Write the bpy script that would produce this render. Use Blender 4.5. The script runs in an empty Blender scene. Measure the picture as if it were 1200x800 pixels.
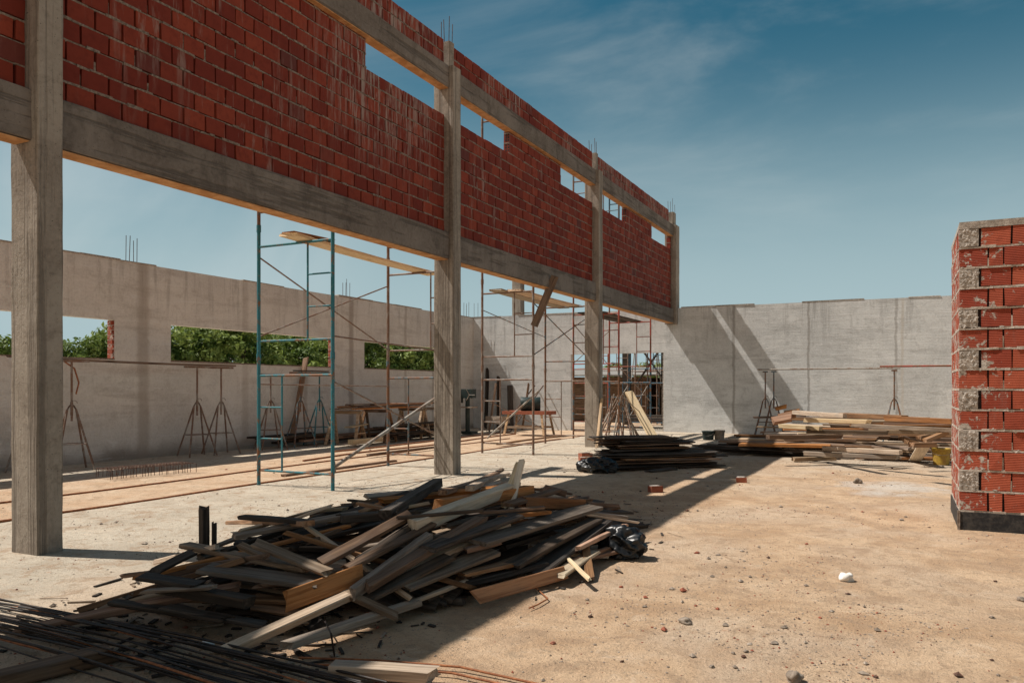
import bpy, math, random
from mathutils import Vector, Matrix, noise, Quaternion
random.seed(7)
R = random.Random(11)
scn = bpy.context.scene
col = scn.collection
PI = math.pi
FPX, CX, HY, CH = 923.0, 600.0, 455.0, 1.4
YAW = math.radians(26.5)
FW = Vector((-math.sin(YAW), math.cos(YAW), 0)); RT = Vector((math.cos(YAW), math.sin(YAW), 0))
CAM = Vector((0, 0, CH))

def ray(px, py):
    return FW + RT * ((px - CX) / FPX) + Vector((0, 0, (HY - py) / FPX))
def W(px, py, z=0.0):
    d = ray(px, py); t = (z - CH) / d.z
    return CAM + d * t

# ------------------------------------------------------------------ tags
def tag(o, label=None, cat=None, group=None, kind=None):
    if label: o['label'] = label
    if cat: o['category'] = cat
    if group: o['group'] = group
    if kind: o['kind'] = kind
    return o
def empty(name, loc, label, cat, group=None, rz=0.0):
    o = bpy.data.objects.new(name, None); col.objects.link(o)
    o.location = loc; o.rotation_euler = (0, 0, rz); o.empty_display_size = .1
    return tag(o, label, cat, group)
def copy_tree(o, parent=None):
    c = o.copy(); col.objects.link(c); c.parent = parent
    for ch in list(o.children): copy_tree(ch, c)
    return c

# ------------------------------------------------------------------ mesh builder
class MB:
    def __init__(s): s.v = []; s.f = []; s.m = []; s.c = []; s.sm = []
    def add(s, vs, fs, mi=0, c=0.5, smooth=False):
        b = len(s.v); s.v += [tuple(v) for v in vs]
        for f in fs:
            s.f.append(tuple(b + i for i in f)); s.m.append(mi); s.c.append(c); s.sm.append(smooth)
    def box(s, x0, x1, y0, y1, z0, z1, mi=0, c=0.5, j=0.0):
        vs = [(x, y, z) for z in (z0, z1) for y in (y0, y1) for x in (x0, x1)]
        if j: vs = [(x + R.uniform(-j, j), y + R.uniform(-j, j), z + R.uniform(-j, j)) for x, y, z in vs]
        s.add(vs, [(0, 2, 3, 1), (4, 5, 7, 6), (0, 1, 5, 4), (2, 6, 7, 3), (0, 4, 6, 2), (1, 3, 7, 5)], mi, c)
    def tube(s, a, b, r, n=8, mi=0, c=0.5, r2=None, caps=True):
        a = Vector(a); b = Vector(b); d = b - a
        if d.length < 1e-6: return
        q = d.to_track_quat('Z', 'Y'); r2 = r if r2 is None else r2
        vs = []
        for p, rr in ((a, r), (b, r2)):
            for i in range(n):
                an = 2 * PI * i / n
                vs.append(p + q @ Vector((rr * math.cos(an), rr * math.sin(an), 0)))
        s.add(vs, [(i, (i + 1) % n, n + (i + 1) % n, n + i) for i in range(n)], mi, c, True)
        if caps: s.add(vs, [tuple(range(n - 1, -1, -1)), tuple(range(n, 2 * n))], mi, c)
    def path(s, pts, r, n=6, mi=0, c=.5):
        for a, b in zip(pts[:-1], pts[1:]): s.tube(a, b, r, n, mi, c)
    def obox(s, a, b, w, t, mi=0, c=0.5, roll=0.0):
        a = Vector(a); b = Vector(b); x = (b - a).normalized()
        up = Vector((0, 0, 1)) if abs(x.z) < .95 else Vector((0, 1, 0))
        y = up.cross(x).normalized(); z = x.cross(y)
        y, z = y * math.cos(roll) + z * math.sin(roll), z * math.cos(roll) - y * math.sin(roll)
        vs = [p + y * (sy * w / 2) + z * (sz * t / 2) for p in (a, b) for sz in (-1, 1) for sy in (-1, 1)]
        s.add(vs, [(0, 2, 3, 1), (4, 5, 7, 6), (0, 1, 5, 4), (2, 6, 7, 3), (0, 4, 6, 2), (1, 3, 7, 5)], mi, c)
    def blob(s, c0, r, sx=1, sy=1, sz=1, mi=0, c=.5, rough=.25, n=1):
        import bmesh
        bm = bmesh.new(); bmesh.ops.create_icosphere(bm, subdivisions=n, radius=1)
        off = Vector((R.uniform(0, 99), R.uniform(0, 99), 0))
        vs = []
        for v in bm.verts:
            k = r * (1 + rough * noise.noise(v.co * 1.3 + off) * 1.6)
            vs.append((c0[0] + v.co.x * k * sx, c0[1] + v.co.y * k * sy, c0[2] + v.co.z * k * sz))
        fs = [tuple(v.index for v in f.verts) for f in bm.faces]; bm.free()
        s.add(vs, fs, mi, c, n > 1)
    def mesh(s, name, mats, off=(0, 0, 0)):
        me = bpy.data.meshes.new(name)
        me.from_pydata([(v[0] - off[0], v[1] - off[1], v[2] - off[2]) for v in s.v], [], s.f)
        for m in (mats if isinstance(mats, (list, tuple)) else [mats]): me.materials.append(m)
        me.polygons.foreach_set('material_index', s.m)
        me.polygons.foreach_set('use_smooth', s.sm)
        at = me.attributes.new('tint', 'FLOAT', 'FACE'); at.data.foreach_set('value', s.c)
        me.update(); return me
    def build(s, name, mats, parent=None, world=True):
        off = (0, 0, 0)
        if parent is not None and world: off = parent.location
        o = bpy.data.objects.new(name, s.mesh(name, mats, off)); col.objects.link(o)
        if parent is not None: o.parent = parent
        return o

# ------------------------------------------------------------------ materials
class NT:
    def __init__(s, name):
        s.mat = bpy.data.materials.new(name); s.mat.use_nodes = True
        s.t = s.mat.node_tree; s.n = s.t.nodes; s.l = s.t.links; s.n.clear()
        s.out = s.n.new('ShaderNodeOutputMaterial'); s.b = s.n.new('ShaderNodeBsdfPrincipled')
        s.l.new(s.b.outputs[0], s.out.inputs[0]); s.b.inputs['Specular IOR Level'].default_value = .3
    def N(s, typ, **kw):
        n = s.n.new(typ)
        for k, v in kw.items(): setattr(n, k, v)
        return n
    def set(s, sock, v):
        if hasattr(v, 'is_output') or isinstance(v, bpy.types.NodeSocket): s.l.new(v, sock)
        elif isinstance(v, (tuple, list)) and len(v) == 3 and sock.type == 'RGBA': sock.default_value = (*v, 1)
        else: sock.default_value = v
    def pos(s, kind='Geo'):
        if kind == 'Geo': return s.N('ShaderNodeNewGeometry').outputs['Position']
        return s.N('ShaderNodeTexCoord').outputs['Object']
    def scale(s, vec, sc, loc=(0, 0, 0)):
        m = s.N('ShaderNodeMapping'); s.l.new(vec, m.inputs[0]); s.set(m.inputs['Scale'], sc); s.set(m.inputs['Location'], loc)
        return m.outputs[0]
    def noise(s, vec, sc=1., det=4., rough=.55, dist=0.):
        n = s.N('ShaderNodeTexNoise'); s.l.new(vec, n.inputs['Vector'])
        n.inputs['Scale'].default_value = sc; n.inputs['Detail'].default_value = det
        n.inputs['Roughness'].default_value = rough; n.inputs['Distortion'].default_value = dist
        return n.outputs['Fac']
    def ramp(s, f, a, b, c0=0., c1=1.):
        m = s.N('ShaderNodeMapRange'); s.set(m.inputs[0], f); m.interpolation_type = 'SMOOTHSTEP'
        m.inputs[1].default_value = a; m.inputs[2].default_value = b; m.inputs[3].default_value = c0; m.inputs[4].default_value = c1
        return m.outputs[0]
    def math(s, op, a, b=0., c=0.):
        m = s.N('ShaderNodeMath', operation=op); s.set(m.inputs[0], a); s.set(m.inputs[1], b); s.set(m.inputs[2], c)
        return m.outputs[0]
    def mix(s, f, a, b, mode='MIX'):
        m = s.N('ShaderNodeMix', data_type='RGBA', blend_type=mode)
        s.set(m.inputs[0], f); s.set(m.inputs[6], a); s.set(m.inputs[7], b)
        return m.outputs[2]
    def sep(s, v):
        m = s.N('ShaderNodeSeparateXYZ'); s.l.new(v, m.inputs[0]); return m.outputs
    def attr(s, n='tint'):
        a = s.N('ShaderNodeAttribute'); a.attribute_name = n; return a.outputs['Fac']
    def rnd(s): return s.N('ShaderNodeObjectInfo').outputs['Random']
    def bump(s, h, st=.5, d=.01, prev=None):
        b = s.N('ShaderNodeBump'); s.set(b.inputs['Height'], h)
        b.inputs['Strength'].default_value = st; b.inputs['Distance'].default_value = d
        if prev: s.l.new(prev, b.inputs['Normal'])
        return b.outputs[0]
    def done(s, c, rough=.9, nrm=None, metal=0.):
        s.set(s.b.inputs['Base Color'], c); s.set(s.b.inputs['Roughness'], rough)
        s.b.inputs['Metallic'].default_value = metal
        if nrm: s.l.new(nrm, s.b.inputs['Normal'])
        return s.mat

def mat_concrete(name, ca, cb, dark, streak=(6, 6, .5), board=None, basez=None, seams=None, rough_st=.5, seamax=0):
    m = NT(name); p = m.pos()
    n1 = m.noise(p, .9, 6, .6, .4); n2 = m.noise(m.scale(p, streak), 1.0, 6, .65, .2); n3 = m.noise(p, 22, 4, .7); n4 = m.noise(p, 90, 3, .6)
    c = m.mix(m.ramp(n1, .36, .64), ca, cb)
    c = m.mix(m.ramp(n2, .48, .72, 0, .85), c, dark)
    n5 = m.noise(p, 3.2, 7, .72, 1.2)
    c = m.mix(m.ramp(n5, .50, .68, 0, .55), c, dark)
    c = m.mix(m.ramp(n5, .30, .44, .5, 0), c, tuple(min(.8, k * 1.2) for k in cb))
    c = m.mix(m.ramp(n3, .35, .75, 0, .35), c, tuple(k * 1.25 for k in cb))
    c = m.mix(m.ramp(n3, .30, .42, .35, 0), c, dark)
    h = m.math('MULTIPLY_ADD', n3, .6, m.math('MULTIPLY', n4, .3))
    if board:
        bn = m.noise(m.scale(p, board), 1., 5, .7)
        c = m.mix(m.ramp(bn, .40, .48, .55, 0), c, tuple(k * .8 for k in dark))
        h = m.math('MULTIPLY_ADD', m.ramp(bn, .38, .5), .9, h)
        ho = m.noise(p, 48, 2, .5); c = m.mix(m.ramp(ho, .69, .72, 0, .8), c, (.07, .055, .045))
    xyz = m.sep(p)
    if basez is not None:
        f = m.math('ADD', xyz[2], m.math('MULTIPLY', n1, .5))
        c = m.mix(m.ramp(f, basez, basez + .35, .7, 0), c, (.16, .125, .09))
        dr = m.noise(m.scale(p, (5, 5, .35)), 1, 6, .75, .2)
        c = m.mix(m.math('MULTIPLY', m.ramp(dr, .50, .66, 0, .6), m.ramp(xyz[2], 2.2, 3.9, .12, 1)), c, tuple(k * .8 for k in dark))
        tw = m.noise(m.scale(p, (1.1, 1.1, 13)), 1, 5, .7, .9)
        c = m.mix(m.ramp(tw, .54, .66, 0, .35), c, tuple(min(.8, k * 1.22) for k in cb))
        h = m.math('MULTIPLY_ADD', tw, .9, h)
    if seams:
        q = m.math('ADD', xyz[seamax], m.math('MULTIPLY', m.noise(p, 2.2, 6, .7), .16))
        for sx, wd, cc, st in seams:
            dd = m.math('ABSOLUTE', m.math('SUBTRACT', q, sx + .08))
            c = m.mix(m.ramp(dd, wd * .3, wd, st, 0), c, cc)
    return m.done(c, .93, m.bump(h, rough_st, .012))

def mat_brick(name, ca, cb, grooves=False, drips=.5):
    m = NT(name); p = m.pos(); t = m.attr()
    c = m.mix(t, ca, cb)
    c = m.mix(m.ramp(t, .95, .99, 0, .8), c, (.09, .03, .028))
    n = m.noise(p, 14, 5, .65); c = m.mix(m.ramp(n, .4, .8, 0, .5), c, tuple(k * .6 for k in ca))
    d = m.noise(m.scale(p, (7, 7, .9)), 1, 5, .7, .3); big = m.noise(p, .55, 2)
    dm = m.math('MULTIPLY', m.ramp(d, .54, .68), m.ramp(big, .44, .62, .08, drips * .6))
    if not grooves:   # cement slurry run down the wall beside the second column, and over the parapet
        xyz = m.sep(p)
        q = m.math('ADD', xyz[1], m.math('MULTIPLY', m.math('SUBTRACT', n, .5), .8))
        loc = m.math('MULTIPLY', m.ramp(m.math('ABSOLUTE', m.math('SUBTRACT', q, 9.3)), .5, 2.0, 1, 0), m.ramp(xyz[2], 4.2, 5.5))
        loc = m.math('MAXIMUM', loc, m.math('MULTIPLY', m.ramp(xyz[2], 6.6, 6.7), m.ramp(big, .42, .55)))
        d2 = m.noise(m.scale(p, (16, 16, 1.3)), 1, 6, .75, .3)
        dm = m.math('MAXIMUM', dm, m.math('MULTIPLY', m.ramp(d2, .47, .62), m.math('MULTIPLY', loc, .85)))
    c = m.mix(dm, c, (.36, .29, .25))
    sm = None
    if grooves:   # smeared mortar, thickest near the corner
        xyz = m.sep(p); s1 = m.noise(p, 7, 6, .7, .6); s2 = m.noise(p, 30, 4, .7)
        near = m.ramp(xyz[0], .60, 1.05, .11, 0)
        sm = m.ramp(m.math('ADD', m.math('MULTIPLY_ADD', s2, .25, s1), near), .76, .82)
        c = m.mix(sm, c, m.mix(m.ramp(s2, .4, .6), (.30, .26, .22), (.52, .47, .41)))
    sp = m.noise(p, 60, 3, .7); h = m.math('MULTIPLY', sp, .35)
    if grooves:
        z = m.sep(p)[2]
        w = m.math('SINE', m.math('MULTIPLY', z, 2 * PI / .0165))
        h = m.math('MULTIPLY_ADD', m.math('MULTIPLY', w, m.math('SUBTRACT', 1., sm)), .8, m.math('MULTIPLY_ADD', sm, 1.2, h))
        c = m.mix(m.math('MULTIPLY', m.ramp(w, -.9, -.3, .5, 0), m.math('SUBTRACT', 1., sm)), c, (.11, .02, .014))
    return m.done(c, .85, m.bump(h, .55, .006))

def mat_simple(name, ca, cb, sc=20, rough=.8, bump=.4, metal=0., kind='Geo', spec=.3):
    m = NT(name); p = m.pos(kind); n = m.noise(p, sc, 5, .65)
    c = m.mix(m.ramp(n, .35, .68), ca, cb)
    m.b.inputs['Specular IOR Level'].default_value = spec
    return m.done(c, rough, m.bump(n, bump, .008), metal)

def mat_paint(name, paint, rust=(.13, .06, .03), amt=.5, sc=5):
    m = NT(name); p = m.pos(); n = m.noise(p, sc, 6, .7); n2 = m.noise(p, 40, 4, .6)
    r = m.mix(n2, rust, tuple(k * 1.9 for k in rust))
    c = m.mix(m.ramp(m.math('MULTIPLY_ADD', n2, .25, n), amt + .10, amt + .2), paint, r)
    c = m.mix(m.ramp(n2, .60, .7, 0, .7), c, (.36, .34, .31))
    return m.done(c, .6, m.bump(n2, .3, .004))

def mat_wood(name, ca, cb, weather=.4, grey=(.17, .16, .15), dirt=.5):
    m = NT(name); p = m.pos('Obj'); r = m.rnd()
    off = m.N('ShaderNodeCombineXYZ'); m.set(off.inputs[0], m.math('MULTIPLY', r, 37.)); m.set(off.inputs[1], m.math('MULTIPLY', r, 91.))
    ad = m.N('ShaderNodeVectorMath', operation='ADD'); m.l.new(p, ad.inputs[0]); m.l.new(off.outputs[0], ad.inputs[1]); q = ad.outputs[0]
    g = m.noise(m.scale(q, (1.6, 34, 34)), 1, 6, .65, .35); g2 = m.noise(m.scale(q, (5, 120, 120)), 1, 3, .6)
    b = m.noise(m.scale(q, (2.5, 7, 7)), 1, 5, .6)
    c = m.mix(m.ramp(g, .38, .62), ca, cb)
    c = m.mix(m.ramp(g2, .52, .75, 0, .45), c, tuple(k * .4 for k in ca))
    c = m.mix(m.ramp(b, .45, .72, 0, weather), c, grey)
    c = m.mix(m.ramp(b, .28, .44, dirt, 0), c, (.028, .019, .013))
    hs = m.N('ShaderNodeHueSaturation'); m.l.new(c, hs.inputs['Color']); m.set(hs.inputs['Value'], m.ramp(r, 0, 1, .65, 1.35))
    m.set(hs.inputs['Saturation'], m.ramp(m.math('FRACT', m.math('MULTIPLY', r, 7.3)), 0, 1, .75, 1.15))
    h = m.math('MULTIPLY_ADD', g, 1., m.math('MULTIPLY', g2, .5))
    return m.done(hs.outputs[0], .82, m.bump(h, .6, .006))

M = {}
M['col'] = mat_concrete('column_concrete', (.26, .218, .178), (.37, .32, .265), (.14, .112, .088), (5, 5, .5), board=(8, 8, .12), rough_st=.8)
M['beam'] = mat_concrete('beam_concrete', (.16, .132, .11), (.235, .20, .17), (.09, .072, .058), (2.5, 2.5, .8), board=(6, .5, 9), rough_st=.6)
M['lwall'] = mat_concrete('rendered_wall', (.62, .60, .555), (.72, .70, .65), (.47, .44, .395), (.5, .5, 3), basez=.18,
    seams=[(11.1, .2, (.33, .28, .23), .55), (13.9, .15, (.36, .31, .26), .35), (16.0, .12, (.3, .25, .2), .4), (17.9, .16, (.27, .22, .18), .6), (20.6, .1, (.3, .25, .2), .45), (22.2, .1, (.3, .25, .2), .45), (7.4, .12, (.3, .25, .2), .5)], seamax=1, rough_st=.6)
M['bwall'] = mat_concrete('cast_wall', (.53, .54, .535), (.67, .68, .67), (.38, .38, .37), (.7, .7, 3.5), basez=-.05,
    seams=[(-11.6, .07, (.28, .25, .22), .5), (-4.75, .06, (.25, .23, .21), .6), (-2.56, .05, (.24, .22, .2), .6), (-.06, .05, (.56, .53, .48), .7), (-.22, .05, (.25, .23, .21), .5), (2.3, .05, (.25, .23, .21), .5)], seamax=0, rough_st=.6)
M['mortar'] = mat_simple('mortar', (.15, .11, .085), (.32, .255, .205), 30, .95, .8)
M['mortar_pale'] = mat_simple('pale_mortar', (.38, .32, .265), (.58, .51, .44), 30, .95, .8)
M['gap_shade'] = mat_simple('joint_shade', (.03, .02, .018), (.06, .04, .035), 30, .95, .8)  # shade deep in open joints and cells, painted near-black
M['mortar_rough'] = mat_simple('rough_mortar', (.27, .235, .20), (.52, .465, .41), 26, .97, 1.0)
M['brick'] = mat_brick('hollow_brick', (.17, .024, .013), (.29, .052, .025), drips=.95)
M['brick_pillar'] = mat_brick('grooved_brick', (.30, .050, .024), (.47, .108, .052), grooves=True, drips=.25)
M['tar'] = mat_simple('tar_coat', (.018, .018, .02), (.06, .055, .05), 18, .7, .5)
M['rebar'] = mat_simple('rebar_steel', (.05, .03, .022), (.14, .065, .04), 25, .7, .4)
M['rebar_rust'] = mat_simple('rusty_rod', (.20, .07, .03), (.38, .15, .06), 25, .75, .4)
M['rebar_dark'] = mat_simple('dark_rod', (.012, .010, .010), (.04, .028, .022), 12, .55, .4)
M['teal'] = mat_paint('teal_paint', (.03, .165, .20), amt=.53, sc=4)
M['bluegrey'] = mat_paint('bluegrey_paint', (.10, .15, .17), amt=.45)
M['rustpipe'] = mat_paint('rust_pipe', (.27, .235, .205), rust=(.13, .075, .05), amt=.44)
M['redpaint'] = mat_paint('red_paint', (.34, .065, .045), amt=.48)
M['galv'] = mat_paint('galvanised', (.34, .31, .27), rust=(.14, .09, .06), amt=.5)
M['w_dark'] = mat_wood('dark_wood', (.028, .020, .014), (.085, .060, .043), .4, (.11, .098, .085))
M['w_grey'] = mat_wood('grey_wood', (.11, .078, .053), (.24, .18, .13), .45, (.19, .165, .14))
M['w_brown'] = mat_wood('brown_wood', (.13, .072, .04), (.27, .16, .092), .35, (.2, .17, .15))
M['w_orange'] = mat_wood('orange_wood', (.24, .105, .045), (.40, .20, .095), .3, (.20, .15, .11), .5)
M['w_pale'] = mat_wood('pale_wood', (.46, .35, .22), (.62, .50, .34), .2, (.35, .31, .26), .2)
M['w_tan'] = mat_wood('tan_wood', (.33, .23, .145), (.54, .40, .275), .4, (.28, .25, .22), .35)
M['plastic'] = mat_simple('black_plastic', (.006, .007, .008), (.012, .013, .015), 8, .36, .1, spec=.5)
M['machine'] = mat_simple('machine_green', (.015, .03, .03), (.04, .055, .05), 9, .5, .2)
M['stone'] = mat_simple('stone', (.17, .135, .105), (.34, .28, .225), 20, .95, .8)
M['white'] = mat_simple('white_plaster', (.66, .63, .58), (.82, .79, .74), 25, .8, .5)
M['yellow'] = mat_simple('yellow_plastic', (.50, .33, .05), (.34, .20, .05), 9, .5, .2)
M['grime'] = mat_simple('cement_grime', (.25, .20, .155), (.40, .33, .265), 20, .9, .6)
M['redbrick'] = mat_brick('loose_brick', (.26, .08, .045), (.38, .13, .075), drips=.3)
M['ground_bounce'] = mat_simple('bounce_orange', (.42, .20, .075), (.60, .33, .15), 6, .85, .5)  # orange bounce light off the ground, painted into the colour
M['bark'] = mat_simple('bark', (.06, .045, .03), (.12, .09, .07), 12, .9, .8)
M['roofsheet'] = mat_simple('roof_sheet', (.22, .20, .18), (.3, .28, .25), 3, .6, .1)
M['blue'] = mat_paint('blue_pipe', (.05, .12, .17), amt=.52)

def mat_leaf(name, a, b):
    m = NT(name); t = m.attr()
    c = m.mix(t, a, b); m.done(c, .55)
    tr = m.N('ShaderNodeBsdfTranslucent'); m.set(tr.inputs[0], m.mix(.5, c, (.16, .22, .03)))
    mx = m.N('ShaderNodeMixShader'); mx.inputs[0].default_value = .3
    m.l.new(m.b.outputs[0], mx.inputs[1]); m.l.new(tr.outputs[0], mx.inputs[2]); m.l.new(mx.outputs[0], m.out.inputs[0])
    return m.mat
M['leaf'] = mat_leaf('leaves', (.04, .09, .02), (.30, .38, .10))

# ------------------------------------------------------------------ ground
def gz(x, y):
    a = noise.noise(Vector((x * .55, y * .55, 3))) * .018 + noise.noise(Vector((x * 2.2, y * 2.2, 9))) * .006
    k = min(1, max(0, (x + 5.2) / 1.5)); a *= .35 + .65 * k
    a += noise.noise(Vector((x * 7, y * 7, 1))) * .0028 * (.3 + .7 * k)
    # wheel rut across the yard
    d = y - (8.2 + .12 * x + .25 * noise.noise(Vector((x * .8, 0, 5)))); a -= .012 * math.exp(-(d / .16) ** 2) * k
    if x < -8.45: a -= min(.03, (-8.45 - x) * .3)
    return a
def ground():
    def axis(lo, hi, st, far):
        v = []; x = lo; s = st
        while x > -far: s *= 1.5; x -= s; v.append(x)
        v = v[::-1]; n = int(round((hi - lo) / st)); v += [lo + i * (hi - lo) / n for i in range(n + 1)]
        x = hi; s = st
        while x < far: s *= 1.5; x += s; v.append(x)
        return v
    xs = axis(-15, 5, .07, 700); ys = axis(1, 25, .07, 700); nx, ny = len(xs), len(ys)
    vs = []
    for y in ys:
        for x in xs:
            inside = -16 < x < 6 and 0 < y < 26
            vs.append((x, y, gz(x, y) if inside else -.02))
    fs = [(j * nx + i, j * nx + i + 1, (j + 1) * nx + i + 1, (j + 1) * nx + i) for j in range(ny - 1) for i in range(nx - 1)]
    me = bpy.data.meshes.new('ground'); me.from_pydata(vs, [], fs); me.polygons.foreach_set('use_smooth', [True] * len(fs))
    m = NT('dirt'); p = m.pos(); x, y, z = m.sep(p)
    nA = m.noise(p, .45, 5, .6, .5); nB = m.noise(p, 1.7, 6, .65, .3); nC = m.noise(p, 9, 5, .7); nD = m.noise(p, 60, 4, .7); nE = m.noise(p, 170, 2, .6)
    sand = m.mix(m.ramp(nB, .34, .68), (.44, .285, .17), (.60, .425, .275))
    sand = m.mix(m.ramp(nA, .45, .66, 0, .7), sand, (.56, .445, .335))
    sand = m.mix(m.ramp(nA, .30, .42, .5, 0), sand, (.46, .27, .15))
    grey = m.mix(m.ramp(nB, .3, .7), (.46, .395, .31), (.59, .515, .41))
    orange = m.mix(m.ramp(nB, .3, .7), (.52, .345, .215), (.60, .455, .32))
    wob = m.math('MULTIPLY_ADD', m.math('SUBTRACT', nB, .5), 1.6, m.math('MULTIPLY', m.math('SUBTRACT', nA, .5), 3.))
    xw = m.math('ADD', x, wob)
    c = m.mix(m.ramp(xw, -5.6, -3.6), grey, sand)
    far = m.math('MULTIPLY', m.ramp(m.math('ADD', y, wob), 13, 17.5, 0, .65), m.ramp(x, -6, -4))
    c = m.mix(far, c, (.46, .41, .335))
    vd = m.N('ShaderNodeVectorMath', operation='DISTANCE'); m.l.new(m.scale(p, (1, .8, 1)), vd.inputs[0]); vd.inputs[1].default_value = (-.1, 12.4 * .8, 0)
    sd = m.math('ADD', vd.outputs['Value'], m.math('MULTIPLY', m.math('SUBTRACT', nB, .5), 2.2))
    c = m.mix(m.ramp(sd, .25, 1.0, .75, 0), c, (.60, .57, .52))
    xs_ = m.math('ADD', x, m.math('MULTIPLY', m.math('SUBTRACT', nC, .5), .08))
    soil = m.math('MULTIPLY', m.ramp(xs_, -8.46, -8.52), m.ramp(m.math('ADD', x, m.math('MULTIPLY', m.math('SUBTRACT', nB, .5), .9)), -12.0, -11.2))
    c = m.mix(soil, c, orange)
    # crushed brick stains and fine dark grit
    c = m.mix(m.math('MULTIPLY', m.ramp(nC, .62, .72, 0, .6), m.ramp(nA, .42, .6)), c, (.42, .2, .12))
    c = m.mix(m.ramp(nC, .34, .46, .6, 0), c, (.34, .25, .17))
    nF = m.noise(p, 3.6, 8, .75, .8)
    c = m.mix(m.ramp(nF, .50, .62, 0, .7), c, (.37, .25, .16))
    nG = m.noise(p, 28, 6, .8, .4)
    c = m.mix(m.ramp(nG, .53, .62, 0, .6), c, (.33, .235, .16))
    c = m.mix(m.ramp(nF, .34, .45, .4, 0), c, (.68, .54, .40))
    c = m.mix(m.ramp(nD, .59, .68, 0, .7), c, (.17, .12, .085))
    c = m.mix(m.ramp(nE, .64, .74, 0, .5), c, (.66, .58, .48))
    h = m.math('MULTIPLY_ADD', nC, .6, m.math('MULTIPLY_ADD', nD, .45, m.math('MULTIPLY_ADD', nG, .5, m.math('MULTIPLY', nE, .12))))
    me.materials.append(m.done(c, .96, m.bump(h, .9, .035)))
    o = bpy.data.objects.new('ground', me); col.objects.link(o); tag(o, kind='structure')
ground()

# ------------------------------------------------------------------ columns, beams, brick infill
XF, XB = -6.50, -6.87
COLY = [(4.13, 4.36), (10.92, 11.17), (17.68, 17.93), (24.72, 25.14)]
ZB0, ZB1, ZS, ZT0, ZT1, ZTOP = 3.49, 3.92, 5.82, 6.25, 6.60, 7.05
names = ['nearest', 'second', 'third', 'farthest']
lab = ['broad board-marked concrete column nearest the camera, standing before the left wall', 'slim concrete column beside the teal scaffold, crossed by thin pole shadows',
       'concrete column in front of the doorway in the back wall', 'concrete column where the brick facade meets the back wall']
def rough_box(mb, x0, x1, y0, y1, z0, z1, nz, j=.004):
    """a cast member: box cut into slices along z with slightly uneven arrises"""
    ring = []
    c = .012
    for k in range(nz + 1):
        z = z0 + (z1 - z0) * k / nz
        pts = [(x0 + c, y0), (x1 - c, y0), (x1, y0 + c), (x1, y1 - c), (x1 - c, y1), (x0 + c, y1), (x0, y1 - c), (x0, y0 + c)]
        ring.append([(x + R.uniform(-j, j), y + R.uniform(-j, j), z) for x, y in pts])
    vs = [p for r_ in ring for p in r_]; fs = []
    for k in range(nz):
        for i in range(8):
            fs.append((k * 8 + i, k * 8 + (i + 1) % 8, (k + 1) * 8 + (i + 1) % 8, (k + 1) * 8 + i))
    fs += [tuple(range(7, -1, -1)), tuple(nz * 8 + i for i in range(8))]
    mb.add(vs, fs)
for i, (y0, y1) in enumerate(COLY):
    e = empty('concrete_column', (XF - .18, (y0 + y1) / 2, 0), lab[i], 'column', 'concrete columns of the brick facade')
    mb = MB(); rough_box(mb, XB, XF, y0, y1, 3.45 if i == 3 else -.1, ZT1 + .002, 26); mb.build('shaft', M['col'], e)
    mb = MB(); rough_box(mb, XB + .06, XF - .10, y0 + .05, y1 - .05, ZT1 - .05, ZTOP - .02, 3); mb.build('stub', M['col'], e)
    for xx in (XF - .13, XB + .10):
        for yy in (y0 + .075, y1 - .075):
            b = MB(); h = R.uniform(.22, .42); b.tube((xx, yy, ZTOP - .1), (xx + R.uniform(-.02, .02), yy + R.uniform(-.02, .02), ZTOP + h), .006, 6)
            b.build('rebar', M['rebar'], e)

BAYS = [(-2.6, 4.13, 'bay nearest the camera, left of the nearest column'), (4.36, 10.92, 'bay between the nearest and second columns'),
        (11.17, 17.68, 'bay between the second and third columns'), (17.93, 24.72, 'bay between the third column and the back wall')]
WIN = [[(2.0, 4.14)], [(4.35, 6.4), (8.85, 10.93)], [(11.16, 13.25), (15.75, 17.69)], [(17.92, 20.2), (22.6, 24.63)]]
def beam(name, x0, x1, y0, y1, z0, z1, label, grp):
    mb = MB(); n = 22; c = .01; rings = []
    for k in range(n + 1):
        y = y0 + (y1 - y0) * k / n
        pts = [(x0 + c, z0), (x1 - c, z0), (x1, z0 + c), (x1, z1 - c), (x1 - c, z1), (x0 + c, z1), (x0, z1 - c), (x0, z0 + c)]
        rings += [(x + R.uniform(-.003, .003), y, z + R.uniform(-.004, .004)) for x, z in pts]
    fs = [(k * 8 + i, (k + 1) * 8 + i, (k + 1) * 8 + (i + 1) % 8, k * 8 + (i + 1) % 8) for k in range(n) for i in range(8)]
    fs += [tuple(range(8)), tuple(n * 8 + 7 - i for i in range(8))]
    mb.add(rings, fs)
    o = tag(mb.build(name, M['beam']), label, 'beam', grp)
    sb = MB(); y = y0 + .01  # added strips; their orange stands for ground light on the beam underside
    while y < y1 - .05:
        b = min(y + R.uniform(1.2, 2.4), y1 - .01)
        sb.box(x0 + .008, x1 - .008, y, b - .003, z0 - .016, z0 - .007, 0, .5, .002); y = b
    sb.build('soffit_bounce', M['ground_bounce'], o)
BX0, BX1 = -6.785, -6.67
def seg_sub(y0, y1, wins):
    segs = [(y0, y1)]
    for a, b in wins:
        ns = []
        for s0, s1 in segs:
            if b <= s0 or a >= s1: ns.append((s0, s1)); continue
            if a > s0 + .02: ns.append((s0, a))
            if b < s1 - .02: ns.append((b, s1))
        segs = ns
    return segs
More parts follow.
